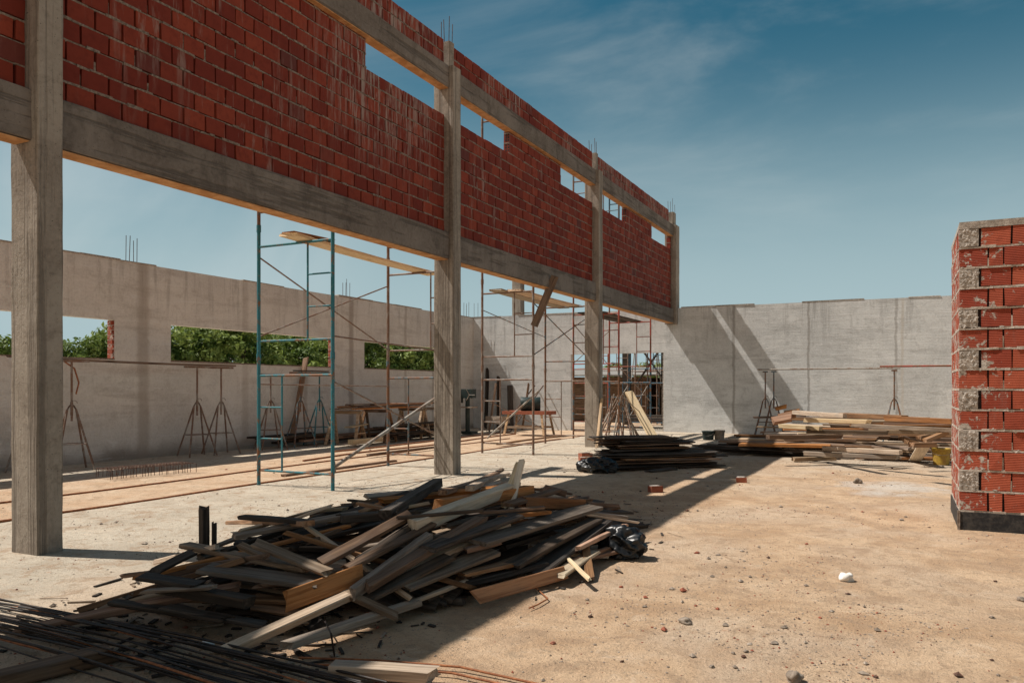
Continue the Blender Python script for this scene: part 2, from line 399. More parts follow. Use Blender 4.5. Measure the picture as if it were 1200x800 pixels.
def brick_run(mb, x0, x1, y0, y1, z0, ch, k, L=.283, jt=.022):
    """one course: bricks are mortar-index 0, bed mortar 1, dark core 2"""
    y = y0 + (.004 if k % 2 else -L / 2 + .004)
    while y < y1 - .01:
        a, b = max(y, y0 + .003), min(y + L - jt, y1 - .003)
        if b - a > .03:
            d = R.uniform(-.005, .004)
            mb.box(x0 - d * .4, x1 + d, a, b, z0 + jt + R.uniform(-.005, .004), z0 + ch - .001, 0, R.random() ** 1.3, .0035)
            if R.random() < .22: mb.box(x0 + .01, x1 - R.uniform(.004, .03), b, b + jt, z0 + jt, z0 + ch - R.uniform(0, .13), 1, .5, .004)
        y += L
    yy = y0
    while yy < y1 - .01:   # squeezed-out bed mortar in uneven lengths
        e2 = min(yy + R.uniform(.05, .26), y1)
        mb.box(x0 + .004, x1 + R.uniform(-.012, .008), yy, e2, z0 - .002 - R.choice((0, 0, 0, .006)), z0 + jt - R.uniform(-.002, .011), 1, .5, .003)
        yy = e2
for bi, (y0, y1, where) in enumerate(BAYS):
    zz = where
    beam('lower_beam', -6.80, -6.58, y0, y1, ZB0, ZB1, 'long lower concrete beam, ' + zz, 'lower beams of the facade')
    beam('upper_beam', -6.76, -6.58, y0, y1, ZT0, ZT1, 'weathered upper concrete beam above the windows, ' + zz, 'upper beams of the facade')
    mb = MB(); ch = .19; z = ZB1 + .002; k = 0
    while z < ZT0 - .03:
        c = min(ch, ZT0 - z - .004)
        ws = WIN[bi] if z > ZS - .05 else []
        for s0, s1 in seg_sub(y0, y1, ws):
            brick_run(mb, BX0, BX1, s0, s1, z, c, k)
            mb.box(BX0 + .035, BX1 - .045, s0 + .02, s1 - .02, z, z + c, 2)
        z += ch; k += 1
    # shade inside open brick cells, put on the window jambs as dark blocks
    for a, b in WIN[bi]:
        for yy, sg in ((a, 1), (b, -1)):
            if abs(yy - y0) < .1 or abs(yy - y1) < .1: continue
            if sg == 1: continue
            for r_ in range(2):
                for q in range(3):
                    zc = ZS + .045 + r_ * .19 + q * .052
                    for xq in range(2):
                        xc = BX0 + .035 + xq * .05
                        mb.box(xc, xc + .034, yy - .0005, yy + .004, zc, zc + .036, 2)
    o = mb.build('brick_wall', [M['brick'], M['mortar'], M['gap_shade']]); o_lab = ['red hollow-brick infill above the lower beam, ' + zz]
    tag(o, o_lab[0], 'brick wall', 'brick infill panels of the facade')
    mb = MB()
    for k in range(2):
        z = ZT1 + .006 + k * .215
        brick_run(mb, BX0, BX1, y0 + .02, y1 - (.25 if bi == 3 else .02), z, .212, k + 1, .27)
    mb.box(BX0 + .02, BX1 - .022, y0 + .03, y1 - .27, ZT1 + .004, ZTOP - .03, 2)
    tag(mb.build('brick_parapet', [M['brick'], M['mortar'], M['gap_shade']]), 'two red brick courses topping the ' + zz, 'parapet', 'brick parapets of the facade')

# ------------------------------------------------------------------ left wall
HW = 3.95
def wall_boxes(mb, horiz, fixed0, fixed1, a0, a1, zt, ops):
    """a wall slab with rectangular openings, split in butt-jointed blocks"""
    cuts = sorted({a0, a1, *[o[0] for o in ops], *[o[1] for o in ops]})
    for c0, c1 in zip(cuts[:-1], cuts[1:]):
        op = [o for o in ops if o[0] <= c0 + 1e-6 and o[1] >= c1 - 1e-6]
        spans = [(-.1, zt)] if not op else [s for s in ((-.1, op[0][2]), (op[0][3], zt)) if s[1] > s[0] + .001]
        n = max(1, int((c1 - c0) / .5))
        for z0, z1 in spans:
            if horiz: mb.box(c0, c1, fixed0, fixed1, z0, z1)
            else: mb.box(fixed0, fixed1, c0, c1, z0, z1)
OPS = [(5.1, 10.44, 1.98, 2.76), (11.78, 17.14, 1.98, 2.76), (18.5, 23.6, 1.98, 2.76)]
e = empty('rendered_wall', (-14.1, 12, 0), 'long grey-beige rendered wall with three horizontal window openings', 'wall')
mb = MB(); wall_boxes(mb, False, -14.2, -14.0, -4, 24.95, HW, OPS)
mb.build('wall_body', M['lwall'], e)
for a, b, z0, z1 in OPS:
    j = MB(); z = z0 + .003; k = 0
    while z < z1 - .05:
        c = min(.09, z1 - z - .003)
        j.box(-14.19, -14.06, b - .012, b - .002, z + .008, z + c, 0, R.random(), .001); j.box(-14.055, -14.004, b - .02 - .03 * (k % 2), b - .002, z + .008, z + c, 0, R.random() * .9, .002)
        z += .095; k += 1
    j.build('brick_jamb', [M['brick_pillar']], e)
    s = MB(); yy = a
    while yy < b:
        l = min(R.uniform(.3, .9), b - yy); s.box(-14.21, -13.988, yy, yy + l, z0 - .012, z0 + R.uniform(.004, .02), 0, .5, .003); yy += l
    s.build('sill', M['mortar'], e)
cp = MB(); yy = -4
while yy < 24.9:
    l = R.uniform(.8, 2.6)
    if R.random() < .7: cp.box(-14.19, -13.985, yy, min(yy + l, 24.9), HW - .004, HW + R.uniform(.012, .035), 0, .5, .004)
    yy += l
cp.build('coping', M['mortar_rough'], e)
for yc in (4.2, 10.9, 17.8, 24.6):
    for dx in (-14.15, -14.05):
        for dy in (-.09, .09):
            b = MB(); b.tube((dx, yc + dy, HW - .1), (dx + R.uniform(-.01, .01), yc + dy + R.uniform(-.02, .02), HW + R.uniform(.42, .56)), .007, 6); b.build('rebar', M['rebar'], e)

# ------------------------------------------------------------------ back wall
e = empty('cast_wall', (-2, 25.05, 0), 'smooth grey concrete back wall with a wide doorway left of centre', 'wall')
mb = MB(); wall_boxes(mb, True, 24.95, 25.15, -14.2, 14, 3.97, [(-10.2, -6.97, -.1, 2.56)])
mb.build('wall_body', M['bwall'], e)
cp = MB(); xx = -14
for a, b, h in ((-14.1, -12.9, .015), (-12.2, -9.1, .02), (-6.4, -4.15, .035), (-2.75, -1.05, .03), (.1, .9, .02), (1.4, 3.2, .03), (5, 8, .02)):
    cp.box(a, b, 24.94, 25.16, 3.966, 3.97 + h, 0, .5, .006)
cp.build('coping', M['mortar_rough'], e)
j = MB()
for k in range(13):
    j.box(-7.005, -6.972, 24.97, 25.13, k * .195 + .01, k * .195 + .185, 0, R.random() * .9, .004)
j.build('brick_jamb', M['mortar_rough'], e)
for xc in (-13.95,):
    for dx in (-.08, .08):
        b = MB(); b.tube((xc + dx, 25.05, 3.9), (xc + dx, 25.05, 4.5), .007, 6); b.build('rebar', M['rebar'], e)
e = empty('concrete_column', (-13.0, 26.6, 0), 'tall grey column rising alone behind the back wall', 'column', None)
mb = MB(); rough_box(mb, -13.19, -12.81, 26.45, 26.75, -.1, 6.6, 14); mb.build('shaft', M['col'], e)
for dx in (-.1, .1):
    b = MB(); b.tube((-13 + dx, 26.6, 6.5), (-13 + dx, 26.6, 7.0), .008, 6); b.build('rebar', M['rebar'], e)

# ------------------------------------------------------------------ brick pillar (right)
PX0, PX1, PY0, PY1, PZ = .487, 2.35, 8.99, 10.42, 2.98
e = empty('brick_pillar', (1.4, 9.7, 0), 'thick red brick pillar with grey mortar patches at its corner', 'pillar')
mb = MB(); cr = .2; z = .18; k = 0
mb.box(PX0 + .025, PX1 - .025, PY0 + .025, PY1 - .025, .15, PZ, 2)
patch = MB()
def row_front(z, k):
    x = PX0; seq = []
    if k % 2 == 1: seq = [('s', .25), ('h', .128)]
    else: seq = [('p', .185), ('s', .262)]
    i = 0
    while x < PX1 - .02:
        ty, l = seq[i % 2] if k % 2 == 1 else (seq[0] if i == 0 else ('s', .262) if i % 3 else ('h', .13)); i += 1
        b = min(x + l, PX1) - R.uniform(.008, .016)
        zz0, zz1 = z + .02 + R.uniform(-.003, .003), z + cr - .004
        if ty == 'p':
            patch.box(PX0 - .002, b - .012, PY0 - .002, PY0 + .05, zz0, zz1, 0, .5, .003)
            for q in range(46):
                patch.blob((R.uniform(PX0 + .004, b - .02), PY0 - .001, R.uniform(zz0 + .005, zz1 - .008)), R.uniform(.007, .02), 1, .45, 1, rough=.6)
        else:
            d = R.uniform(-.004, .005); mb.box(x + .003, b, PY0 - d, PY0 + .06, zz0, zz1, 0, R.random() * .93, .004)
            if R.random() < .4: mb.box(b - .002, b + .012, PY0 + .004, PY0 + .05, zz0, zz1 - R.uniform(0, .1), 1, .5, .002)
        x += l
def row_side(z, k, xf, sg):
    y = PY0 + .004; i = 0
    while y < PY1 - .02:
        l = (.25 if (i + k) % 2 else .19); b = min(y + l, PY1) - .014
        d = R.uniform(-.003, .004)
        if sg < 0: mb.box(xf - d, xf + .06, y, b, z + .022, z + cr - .004, 0, R.random() * .9, .0015)
        else: mb.box(xf - .06, xf + d, y, b, z + .022, z + cr - .004, 0, R.random() * .9, .0015)
        mb.box(xf + (.001 if sg < 0 else -.04), xf + (.04 if sg < 0 else -.001), b, b + .014, z + .022, z + cr - .004, 1)
        y += l
nr = 14; cr = (PZ - .18) / nr
for k in range(nr):
    z = .18 + k * cr
    row_front(z, k + 1); row_side(z, k, PX0, -1); row_side(z, k, PX1, 1)
    for (a0, a1, fx) in ((PX0, PX1, 'f'), (PY0, PY1, 'l')):
        a = a0
        while a < a1:
            b = min(a + R.uniform(.05, .2), a1)
            pr = R.uniform(-.004, .009)
            if fx == 'f': mb.box(a, b, PY0 - pr, PY0 + .03, z - .001, z + .02 + R.uniform(-.006, .006), 1, .5, .002)
            else:
                mb.box(PX0 - pr * .6, PX0 + .03, a, b, z - .001, z + .021, 1, .5, .002); mb.box(PX1 - .03, PX1 + pr * .6, a, b, z - .001, z + .021, 1, .5, .002)
            a = b
# back face in the same bond
for k in range(nr):
    x = PX0 + .02; z = .18 + k * cr
    while x < PX1 - .05:
        b = min(x + .262, PX1 - .02) - .014; mb.box(x, b, PY1 - .05, PY1, z + .02, z + cr - .004, 0, R.random() * .9, .0015); x += .262
mb.build('masonry', [M['brick_pillar'], M['mortar_pale'], M['gap_shade']], e)
for q in range(420):   # crumbs and smears squeezed out of the joints
    k = R.randrange(nr); zc = .18 + k * cr + R.uniform(-.004, .03)
    if q % 3: patch.blob((R.uniform(PX0, PX1), PY0 - .001, zc), R.uniform(.005, .013), R.uniform(1, 2.2), .3, R.uniform(.5, 1), rough=.7)
    else: patch.blob((PX0 - .001, R.uniform(PY0, PY1), zc), R.uniform(.006, .016), .35, R.uniform(1, 2), .7, rough=.7)
patch.build('mortar_patch', M['mortar_rough'], e)
c = MB(); x = PX0 - .004
c.box(PX0 - .004, PX1 + .004, PY0 - .006, PY1 + .004, PZ + .002, PZ + .062, 0, .5, .006); c.build('mortar_cap', M['mortar_rough'], e)
b = MB(); b.box(PX0 - .012, PX1 + .012, PY0 - .014, PY1 + .012, -.1, .178, 0, .5, .003); b.build('tar_base', M['tar'], e)
b = MB(); b.box(PX0 - .018, PX0 + .004, PY0 - .020, PY0 + .012, -.05, .19, 0, .5, .002); b.build('mortar_corner', M['mortar'], e)

# ------------------------------------------------------------------ planks
def plank(p0, p1, w, t, mat, label, group=None, roll=0., name='plank', bow=None, cat=None, seg=6):
    p0, p1 = Vector(p0), Vector(p1); d = p1 - p0; L = d.length; x = d.normalized()
    up = Vector((0, 0, 1)) if abs(x.z) < .95 else Vector((1, 0, 0))
    y = up.cross(x).normalized(); z = x.cross(y)
    y, z = y * math.cos(roll) + z * math.sin(roll), z * math.cos(roll) - y * math.sin(roll)
    mb = MB(); c = min(.005, t * .2); bw = R.uniform(-.004, .004) * L if bow is None else bow
    tw = R.uniform(-.05, .05); s0, s1 = R.uniform(-.04, .04), R.uniform(-.04, .04); rings = []
    off = R.uniform(0, 90)
    for k in range(seg + 1):
        u = k / seg; lx = (u - .5) * L
        hw, ht = w / 2, t / 2
        pts = [(-hw + c, -ht), (hw - c, -ht), (hw, -ht + c), (hw, ht - c), (hw - c, ht), (-hw + c, ht), (-hw, ht - c), (-hw, -ht + c)]
        a = tw * (u - .5)
        for i, (py, pz) in enumerate(pts):
            n1 = noise.noise(Vector((off + u * L * 3, i * 5.1, 0))) * .004
            sl = ((s0 if k == 0 else s1 if k == seg else 0) * py / max(hw, .01) * .5 + (R.uniform(-.022, .022) if k in (0, seg) else 0)) if seg > 3 else 0
            rings.append((lx + sl, py * math.cos(a) - pz * math.sin(a) + n1, pz * math.cos(a) + py * math.sin(a) + bw * (1 - (2 * u - 1) ** 2) + n1 * .6))
    fs = [(k * 8 + i, (k + 1) * 8 + i, (k + 1) * 8 + (i + 1) % 8, k * 8 + (i + 1) % 8) for k in range(seg) for i in range(8)]
    fs += [tuple(range(8)), tuple(seg * 8 + 7 - i for i in range(8))]
    mb.add(rings, [f[::-1] for f in fs])
    o = mb.build(name, M[mat])
    m3 = Matrix((x, y, z)).transposed().to_4x4(); m3.translation = (p0 + p1) / 2
    o.matrix_world = m3
    return tag(o, label, cat or 'plank', group)

# scrap heap: a low mound of boards
HC = Vector((-3.55, 5.75, 0)); HA = Vector((.16, .987, 0)).normalized(); HB = Vector((HA.y, -HA.x, 0)); HL, HWD, HH = 2.85, 1.33, .47
def mound(x, y):
    q = Vector((x, y, 0)) - HC; a = q.dot(HA) / HL; b = q.dot(HB) / HWD
    d = a * a + b * b
    return HH * max(0, 1 - d) ** .65
def onheap(px, py, lift=.0):
    d = ray(px, py); t = 2.5
    while t < 14:
        p = CAM + d * t
        if p.z <= mound(p.x, p.y) + lift: return p
        t += .01
    return W(px, py, 0)
GH = 'scrap timber in the big heap'
def hp(a, b, w, t, mat, label, lift=.03, roll=0., bow=None, name='plank', l0=None, l1=None):
    lift += .025; p = onheap(*a, lift if l0 is None else l0); q = onheap(*b, lift if l1 is None else l1)
    for _ in range(14):   # lift a long board until its middle lies on the heap instead of inside it
        dfc = max(mound(*(p.lerp(q, u)).xy) - p.lerp(q, u).z for u in (.15, .3, .45, .6, .75, .9))
        if dfc < -.005: break
        p = CAM + (p - CAM) * .988; q = CAM + (q - CAM) * .988
    ex = (q - p) * .08; return plank(p - ex, q + ex, w * .72, t * (.62 if t < .1 else .75), mat, label, GH, roll, bow=bow, name=name)
# (pixel end a, pixel end b) resolved on the heap's own surface
K = [
 ((226,640),(352,664),.15,.05,'w_grey','long grey board lying crosswise just right of the upright stake',.05,0),
 ((304,638),(379,668),.12,.04,'w_grey','light grey board slanting down across the left half of the heap',.13,.2),
 ((287,626),(410,603),.12,.045,'w_grey','weathered board pointing left at the back edge of the heap',.06,.1),
 ((274,612),(352,613),.12,.06,'w_brown','short brown-ended board sticking out at the back left of the heap',.09,0),
 ((289,606),(356,611),.10,.05,'w_dark','dark board behind the brown-ended one at the back left',.12,0),
 ((404,607),(460,603),.15,.09,'w_dark','thick black timber block on the crest left of centre',.06,0),
 ((252,667),(365,682),.26,.045,'w_grey','wide cracked grey board lying flat below the crosswise board',.05,.05),
 ((342,702),(418,674),.16,.05,'w_orange','short orange-brown board standing on edge in the lower left',.08,1.15),
 ((292,750),(580,621),.09,.07,'w_tan','longest tan beam running from the lower left up into the heap',.05,.3),
 ((348,752),(482,708),.10,.065,'w_tan','tan beam with nails lying on the ground at the front of the heap',.04,0),
 ((384,655),(474,606),.11,.05,'w_brown','brown beam with bright upper edge rising left of centre',.12,.35),
 ((414,662),(500,618),.08,.05,'w_brown','narrow brown batten below the bright-edged beam',.09,.3),
 ((172,676),(228,684),.17,.04,'w_dark','black board poking out to the left under the stake',.12,0),
 ((184,668),(224,648),.10,.035,'w_dark','dark board propped against the foot of the stake',.10,.2),
 ((140,706),(256,724),.12,.04,'w_dark','charcoal board low at the left tip of the heap',.04,0),
 ((104,720),(146,700),.10,.04,'w_grey','short grey board lying alone at the far left tip',.03,0),
 ((192,688),(284,704),.14,.09,'w_dark','thick black curved timber in the left part of the heap',.08,0),
 ((176,692),(246,688),.09,.03,'w_grey','thin pale-edged board above the curved black timber',.13,0),
 ((200,712),(300,730),.12,.035,'w_dark','low dark board between heap and rebar bundle',.03,0),
 ((494,612),(598,572),.13,.12,'w_pale','big squared tan beam on the crest of the heap',.10,.1),
 ((522,590),(614,575),.14,.11,'w_orange','orange-brown beam just behind the big squared tan beam',.08,0),
 ((456,600),(510,567),.12,.10,'w_dark','thick black squared timber rising toward the crest',.08,0),
 ((528,573),(586,551),.10,.07,'w_brown','dark brown timber at the far top end of the heap',.07,0),
 ((556,570),(594,556),.10,.07,'w_tan','pale-topped timber at the far top end of the heap',.10,0),
 ((570,632),(688,596),.24,.05,'w_grey','broad grey board with orange edge on the right half',.10,.12),
 ((549,644),(580,636),.07,.06,'w_orange','short bright orange stick tucked under the broad grey board',.08,0),
 ((608,658),(692,612),.17,.05,'w_dark','dark board with rounded end below the broad grey board',.07,.1),
 ((632,668),(704,613),.20,.045,'w_dark','wide charcoal board at the right flank of the heap',.06,.1),
 ((656,672),(692,648),.16,.04,'w_pale','pale square-ended board at the right foot of the heap',.06,0),
 ((682,640),(729,617),.06,.05,'w_orange','orange batten reaching over the black plastic bag',.12,0),
 ((674,656),(717,641),.06,.05,'w_orange','orange batten pointing at the foot of the plastic bag',.07,0),
 ((696,652),(728,645),.07,.045,'w_orange','short orange offcut beside the plastic bag',.04,0),
 ((664,653),(688,676),.045,.03,'w_pale','small pale stick lying across the right foot of the heap',.06,0),
 ((566,697),(656,672),.13,.035,'w_orange','reddish curved board on edge along the front right',.06,1.2),
 ((545,672),(606,658),.15,.04,'w_brown','brown board above the reddish curved one',.05,0),
 ((480,684),(572,648),.20,.04,'w_grey','wide weathered board with pale split end at the front',.06,.15),
 ((420,690),(496,634),.07,.10,'w_grey','blue-grey board on edge left of the brown beam',.09,.1),
 ((442,680),(556,613),.11,.08,'w_brown','brown beam beside the blue-grey edge board',.11,.2),
 ((420,658),(490,612),.08,.06,'w_dark','dark batten parallel to the bright-edged beam',.08,.2),
 ((618,588),(676,590),.18,.12,'w_orange','stubby red-brown block at the right end of the crest',.07,0),
 ((592,606),(638,600),.10,.05,'w_orange','small red-brown board near the crest, right side',.10,0),
 ((568,600),(632,595),.06,.04,'w_brown','thin brown batten right of the big squared tan beam',.13,0),
 ((640,572),(662,578),.10,.09,'w_orange','red-brown offcut at the back right rim of the heap',.08,0),
 ((684,602),(741,611),.06,.035,'w_tan','tan stick pointing right above the plastic bag',.09,0),
 ((552,682),(632,662),.09,.06,'w_dark','dark bent timber behind the reddish curved board',.05,0),
 ((474,709),(542,682),.05,.035,'w_tan','thin tan lath at the front foot of the heap',.03,0),
 ((474,606),(560,598),.05,.04,'w_dark','thin black batten lying level across the crest',.16,0),
 ((510,640),(600,606),.16,.05,'w_dark','black board in the very middle of the heap',.12,.1),
 ((430,700),(520,655),.15,.045,'w_dark','black board in the front middle of the heap',.07,.1),
 ((600,590),(650,575),.12,.05,'w_brown','brown offcut at the back right crest',.10,.1),
]
for a, b, w, t, m_, l_, li, ro in K: hp(a, b, w, t, m_, l_, li, ro)
# upright pieces stuck in the heap
g0 = W(239, 640, .22); g0 = onheap(239, 642, .02)
plank(g0 - Vector((0, 0, .15)), g0 + Vector((.0, .0, .29)), .088, .05, 'w_dark', 'dark upright stake standing at the left of the heap', GH, roll=1.2, name='stake')
plank(g0 + Vector((.07, .03, -.15)), g0 + Vector((.07, .03, .17)), .03, .03, 'w_dark', 'thin upright stick just right of the dark stake', GH, name='stake')
a = onheap(590, 580, .1); plank(a + Vector((0, 0, -.1)), a + FW * .35 + RT * .13 + Vector((0, 0, .23)), .06, .03, 'w_pale', 'left one of two pale sticks rising from the top of the heap', GH, name='stake')
a = onheap(598, 582, .1); plank(a + Vector((0, 0, -.1)), a + FW * .35 + RT * .10 + Vector((0, 0, .27)), .055, .03, 'w_pale', 'right one of two pale sticks rising from the top of the heap', GH, name='stake')
a = onheap(388, 600, .0)
hp((376, 598), (402, 596), .07, .04, 'w_pale', 'small pale offcut on the concrete behind the heap', .03)
hp((422, 590), (462, 598), .06, .04, 'w_brown', 'narrow stick poking out behind the crest on the left', .08)
# loose filler of the heap
cls = {'w_dark': 'blackened board wedged among others inside the scrap heap', 'w_grey': 'grey weathered board wedged among others inside the scrap heap', 'w_brown': 'brown board wedged among others inside the scrap heap', 'w_tan': 'tan batten wedged among others inside the scrap heap'}
for i in range(146):
    while True:
        a, b = (R.uniform(-1, 1), R.uniform(-1, 1)) if i < 112 else (R.uniform(-.92, -.4), R.uniform(-.8, .8))
        if a * a + b * b < .8: break
    c = HC + HA * a * HL + HB * b * HWD
    cross = a < -.4 and R.random() < .7; ang = R.gauss(math.radians(8), .45) if cross else R.gauss(math.radians(80), .22)
    L = R.uniform(.7, 1.9) * (1 - .4 * max(abs(a), abs(b))) * (.65 if cross else 1)
    for _ in range(5):
        e1 = Vector((math.cos(ang), math.sin(ang), 0)) * L / 2
        if mound(*(c + e1).xy) <= .03 or mound(*(c - e1).xy) <= .03: L *= .8
    d = Vector((math.cos(ang), math.sin(ang), 0)) * L / 2
    h = mound(c.x, c.y); z = .03 + (h - .0) * (R.random() ** .6)
    p, q = c - d, c + d
    p.z = min(z, mound(p.x, p.y)) - .03; q.z = min(z, mound(q.x, q.y)) - .03; p.z = max(p.z, .03); q.z = max(q.z, .03)
    mt = R.choices(['w_dark', 'w_grey', 'w_brown', 'w_tan'], [7, 3, 4, 1])[0]
    plank(p, q, R.uniform(.05, .17), R.uniform(.016, .04), mt, cls[mt], 'filler boards of the scrap heap, ' + mt[2:], R.uniform(-.35, .35), seg=4)

mb = MB()
for i in range(420):
    a_ = R.uniform(0, 2 * PI); rr = R.uniform(.55, 1.22)
    c = HC + HA * math.cos(a_) * rr * HL + HB * math.sin(a_) * rr * HWD
    if R.random() < .3: c = W(R.uniform(60, 420), R.uniform(700, 790), 0)
    an = R.uniform(0, PI); L = R.uniform(.02, .16) * R.random(); d = Vector((math.cos(an), math.sin(an), R.uniform(-.1, .1))) * L
    z = gz(c.x, c.y) + .006
    mb.obox((c.x - d.x, c.y - d.y, z), (c.x + d.x, c.y + d.y, z + abs(d.z)), R.uniform(.004, .03), R.uniform(.003, .012), 0 if R.random() < .6 else 1)
tag(mb.build('wood_debris', [M['w_dark'], M['w_tan']]), 'splinters and chips of wood strewn around the scrap heap', 'debris', kind='stuff')

for i in range(46):
    while True:
        a, b = R.uniform(-.95, .9), R.uniform(-.95, .95)
        if a * a + b * b < .9: break
    c = HC + HA * a * HL + HB * b * HWD; an = R.gauss(math.radians(82), .25) if a > -.5 else R.gauss(math.radians(30), .5)
    L = R.uniform(.7, 1.9) * (1 - .35 * abs(a)); d = Vector((math.cos(an), math.sin(an), 0)) * L / 2; p, q = c - d, c + d
    zc = mound(c.x, c.y) + R.uniform(0, .05); sl = (mound(*q.xy) - mound(*p.xy)) * .5
    p.z = max(.03, zc - sl); q.z = max(.03, zc + sl)
    mt = R.choices(['w_brown', 'w_tan', 'w_dark', 'w_grey', 'w_orange'], [6, 3, 4, 2, 1])[0]; cn = {'w_tan': 'tan', 'w_brown': 'brown', 'w_dark': 'blackish', 'w_orange': 'reddish', 'w_grey': 'greyish'}[mt]
    plank(p, q, R.uniform(.025, .075), R.uniform(.018, .04), mt, f'{cn} thin batten lying loose on top of the scrap heap', f'{cn} thin battens on the scrap heap', R.uniform(-.4, .4), name='batten', cat='batten')

# black plastic bag: crumpled sheet bundle
def bag(c, r, sz, label, name='plastic_bag'):
    import bmesh
    bm = bmesh.new(); bmesh.ops.create_icosphere(bm, subdivisions=5, radius=1)
    mb = MB(); vs = []
    for v in bm.verts:
        n = abs(noise.noise(v.co * 1.5 + Vector(c))) * .75 + abs(noise.noise(v.co * 3.6 + Vector(c))) * .24 + abs(noise.noise(v.co * 8)) * .05
        k = r * (1.12 - n)
        zz = v.co.z * k * sz[2]
        vs.append((c[0] + v.co.x * k * sz[0], c[1] + v.co.y * k * sz[1], max(.004, c[2] + zz)))
    mb.add(vs, [tuple(v.index for v in f.verts) for f in bm.faces], 0, .5, True); bm.free()
    return tag(mb.build(name, M['plastic']), label, 'plastic sheet')
p = W(731, 640, .1); bag((p.x - .03, p.y + .05, .11), .21, (1.0, .8, .72), 'crumpled shiny black plastic bag at the right end of the scrap heap')
p = W(700, 546, .1); bag((p.x, p.y, .09), .30, (1.2, .8, .55), 'black plastic sheet bundled at the left end of the dark board stack')

# ------------------------------------------------------------------ stack of dark boards, mid yard
SD = Vector((.70, .714, 0)).normalized(); SN = Vector((SD.y, -SD.x, 0)); SC = Vector((-4.0, 13.75, 0))
GS = 'boards of the dark board stack'
for k in range(13):
    z = .03 + k * .041; low = k < 7
    n = 4 if low else 3
    for j in range(n):
        L = R.uniform(1.7, 2.4) if low else R.uniform(1.2, 1.7)
        sh = R.uniform(-.2, .2) + (0 if low else -.18)
        c = SC + SN * ((j - (n - 1) / 2) * .24 + (0 if low else -.16)) + SD * sh + Vector((0, 0, z))
        a = R.uniform(-.13, .13); d = SD * math.cos(a) + SN * math.sin(a)
        row = 'lowest' if k < 3 else 'lower' if low else 'upper' if k < 11 else 'topmost'
        plank(c - d * L / 2, c + d * L / 2 + Vector((0, 0, R.uniform(-.01, .01))), .21, .022, 'w_dark' if R.random() < .6 else 'w_brown',
              f'thin dark board in the {row} layers of the black board stack', GS + ', ' + row, R.uniform(-.04, .04), name='board', seg=4, bow=R.uniform(-.02, .01))
for (a, b, l) in (((760, 552), (790, 549), 'short black board lying on the ground in front of the dark board stack'), ((800, 548), (826, 543), 'black board lying flat at the right foot of the dark board stack'),
                  ((792, 541), (832, 537), 'dark board lying behind the right foot of the dark board stack')):
    plank(W(*a, .02), W(*b, .02), .16, .03, 'w_dark', l, 'boards lying around the dark stack', name='board')

# dark flat boards between the dark stack and the lumber
for i in range(16):
    x = -4.3 + R.uniform(0, .9); y = 17.2 + R.uniform(-.4, 1.4); z = .03 + (i // 4) * .045
    plank((x, y, z), (x + R.uniform(1.4, 2.4), y + R.uniform(-.1, .1), z), .16, .035, 'w_dark', 'black flat board in the shaded low pile left of the lumber stack', 'shaded flat boards left of the lumber', name='board', seg=3)

# ------------------------------------------------------------------ lumber stack by the back wall
def lumber():
    tiers = []
    for i in range(78):
        u = R.random(); y = 16.8 + 3.6 * u
        hmax = .16 + .52 * min(1, max(0, (u - .02) / .75)) ** .8
        z = .04 + hmax * R.random()
        if R.random() < .5: z = hmax
        x0 = -3.0 + R.uniform(-.6, 2.6) + (.2 if u > .6 else 0); L = R.uniform(.9, 3.2)
        x1 = min(x0 + L, 2.2); a = R.gauss(0, .09)
        where = 'front low rows' if u < .35 else 'middle rows' if u < .7 else 'high back rows'
        lay = 'on top' if z > hmax * .75 else 'underneath'
        mt = R.choices(['w_tan', 'w_brown', 'w_pale', 'w_orange', 'w_grey'], [3, 7, 1, 3, 1])[0]
        cn = {'w_tan': 'tan', 'w_brown': 'brown', 'w_pale': 'pale', 'w_orange': 'reddish', 'w_grey': 'grey'}[mt]
        plank((x0, y, z), (x1, y + (x1 - x0) * math.sin(a), z + R.uniform(-.04, .04)), R.uniform(.1, .22), R.uniform(.03, .07), mt,
              f'{cn} plank {lay} in the {where} of the lumber stack', f'{cn} lumber, {where}, {lay}', R.uniform(-.1, .1), seg=4)
lumber()
GL = 'lumber laid on the stack by the back wall'
L_ = [
 ((932,483),(990,487),.95,.10,'w_tan','tan beam at the left end of the topmost row of the lumber stack'),
 ((986,486),(1060,489),.94,.10,'w_brown','brown beam in the middle of the topmost row of the lumber stack'),
 ((1040,490),(1118,494),.95,.10,'w_orange','reddish beam at the right end of the topmost row of the lumber stack'),
 ((944,492),(1018,494),.82,.14,'w_pale','broad pale board just under the topmost left beam'),
 ((1000,498),(1118,504),.66,.10,'w_grey','long grey beam across the upper right of the lumber stack'),
 ((915,499),(962,502),.66,.12,'w_pale','pale board jutting left near the top of the lumber stack'),
 ((946,505),(1040,507),.60,.10,'w_grey','long straight grey beam across the middle of the lumber stack'),
 ((1018,505),(1118,507),.58,.09,'w_tan','long straight tan beam across the right of the lumber stack'),
 ((942,531),(1052,536),.18,.14,'w_tan','long tan board on the bottom front row of the lumber stack'),
 ((964,525),(1056,530),.28,.12,'w_tan','long tan board second from the bottom at the front of the lumber'),
 ((930,538),(978,537),.06,.12,'w_tan','short tan board lying flat in front of the lumber stack'),
 ((900,512),(985,511),.52,.11,'w_brown','brown board across the left front of the lumber stack'),
]
for a, b, z, w, mt, l in L_: plank(W(*a, z), W(*b, z), w, .075, mt, l, GL, seg=5)
plank(W(1084, 520, .42), W(1072, 540, .02), .2, .03, 'w_pale', 'pale board leaning against the front right of the lumber stack', GL, roll=.2)
plank(W(1084, 519, .42), W(1056, 533, .05), .12, .05, 'w_tan', 'tan beam leaning diagonally beside the pale leaning board', GL)
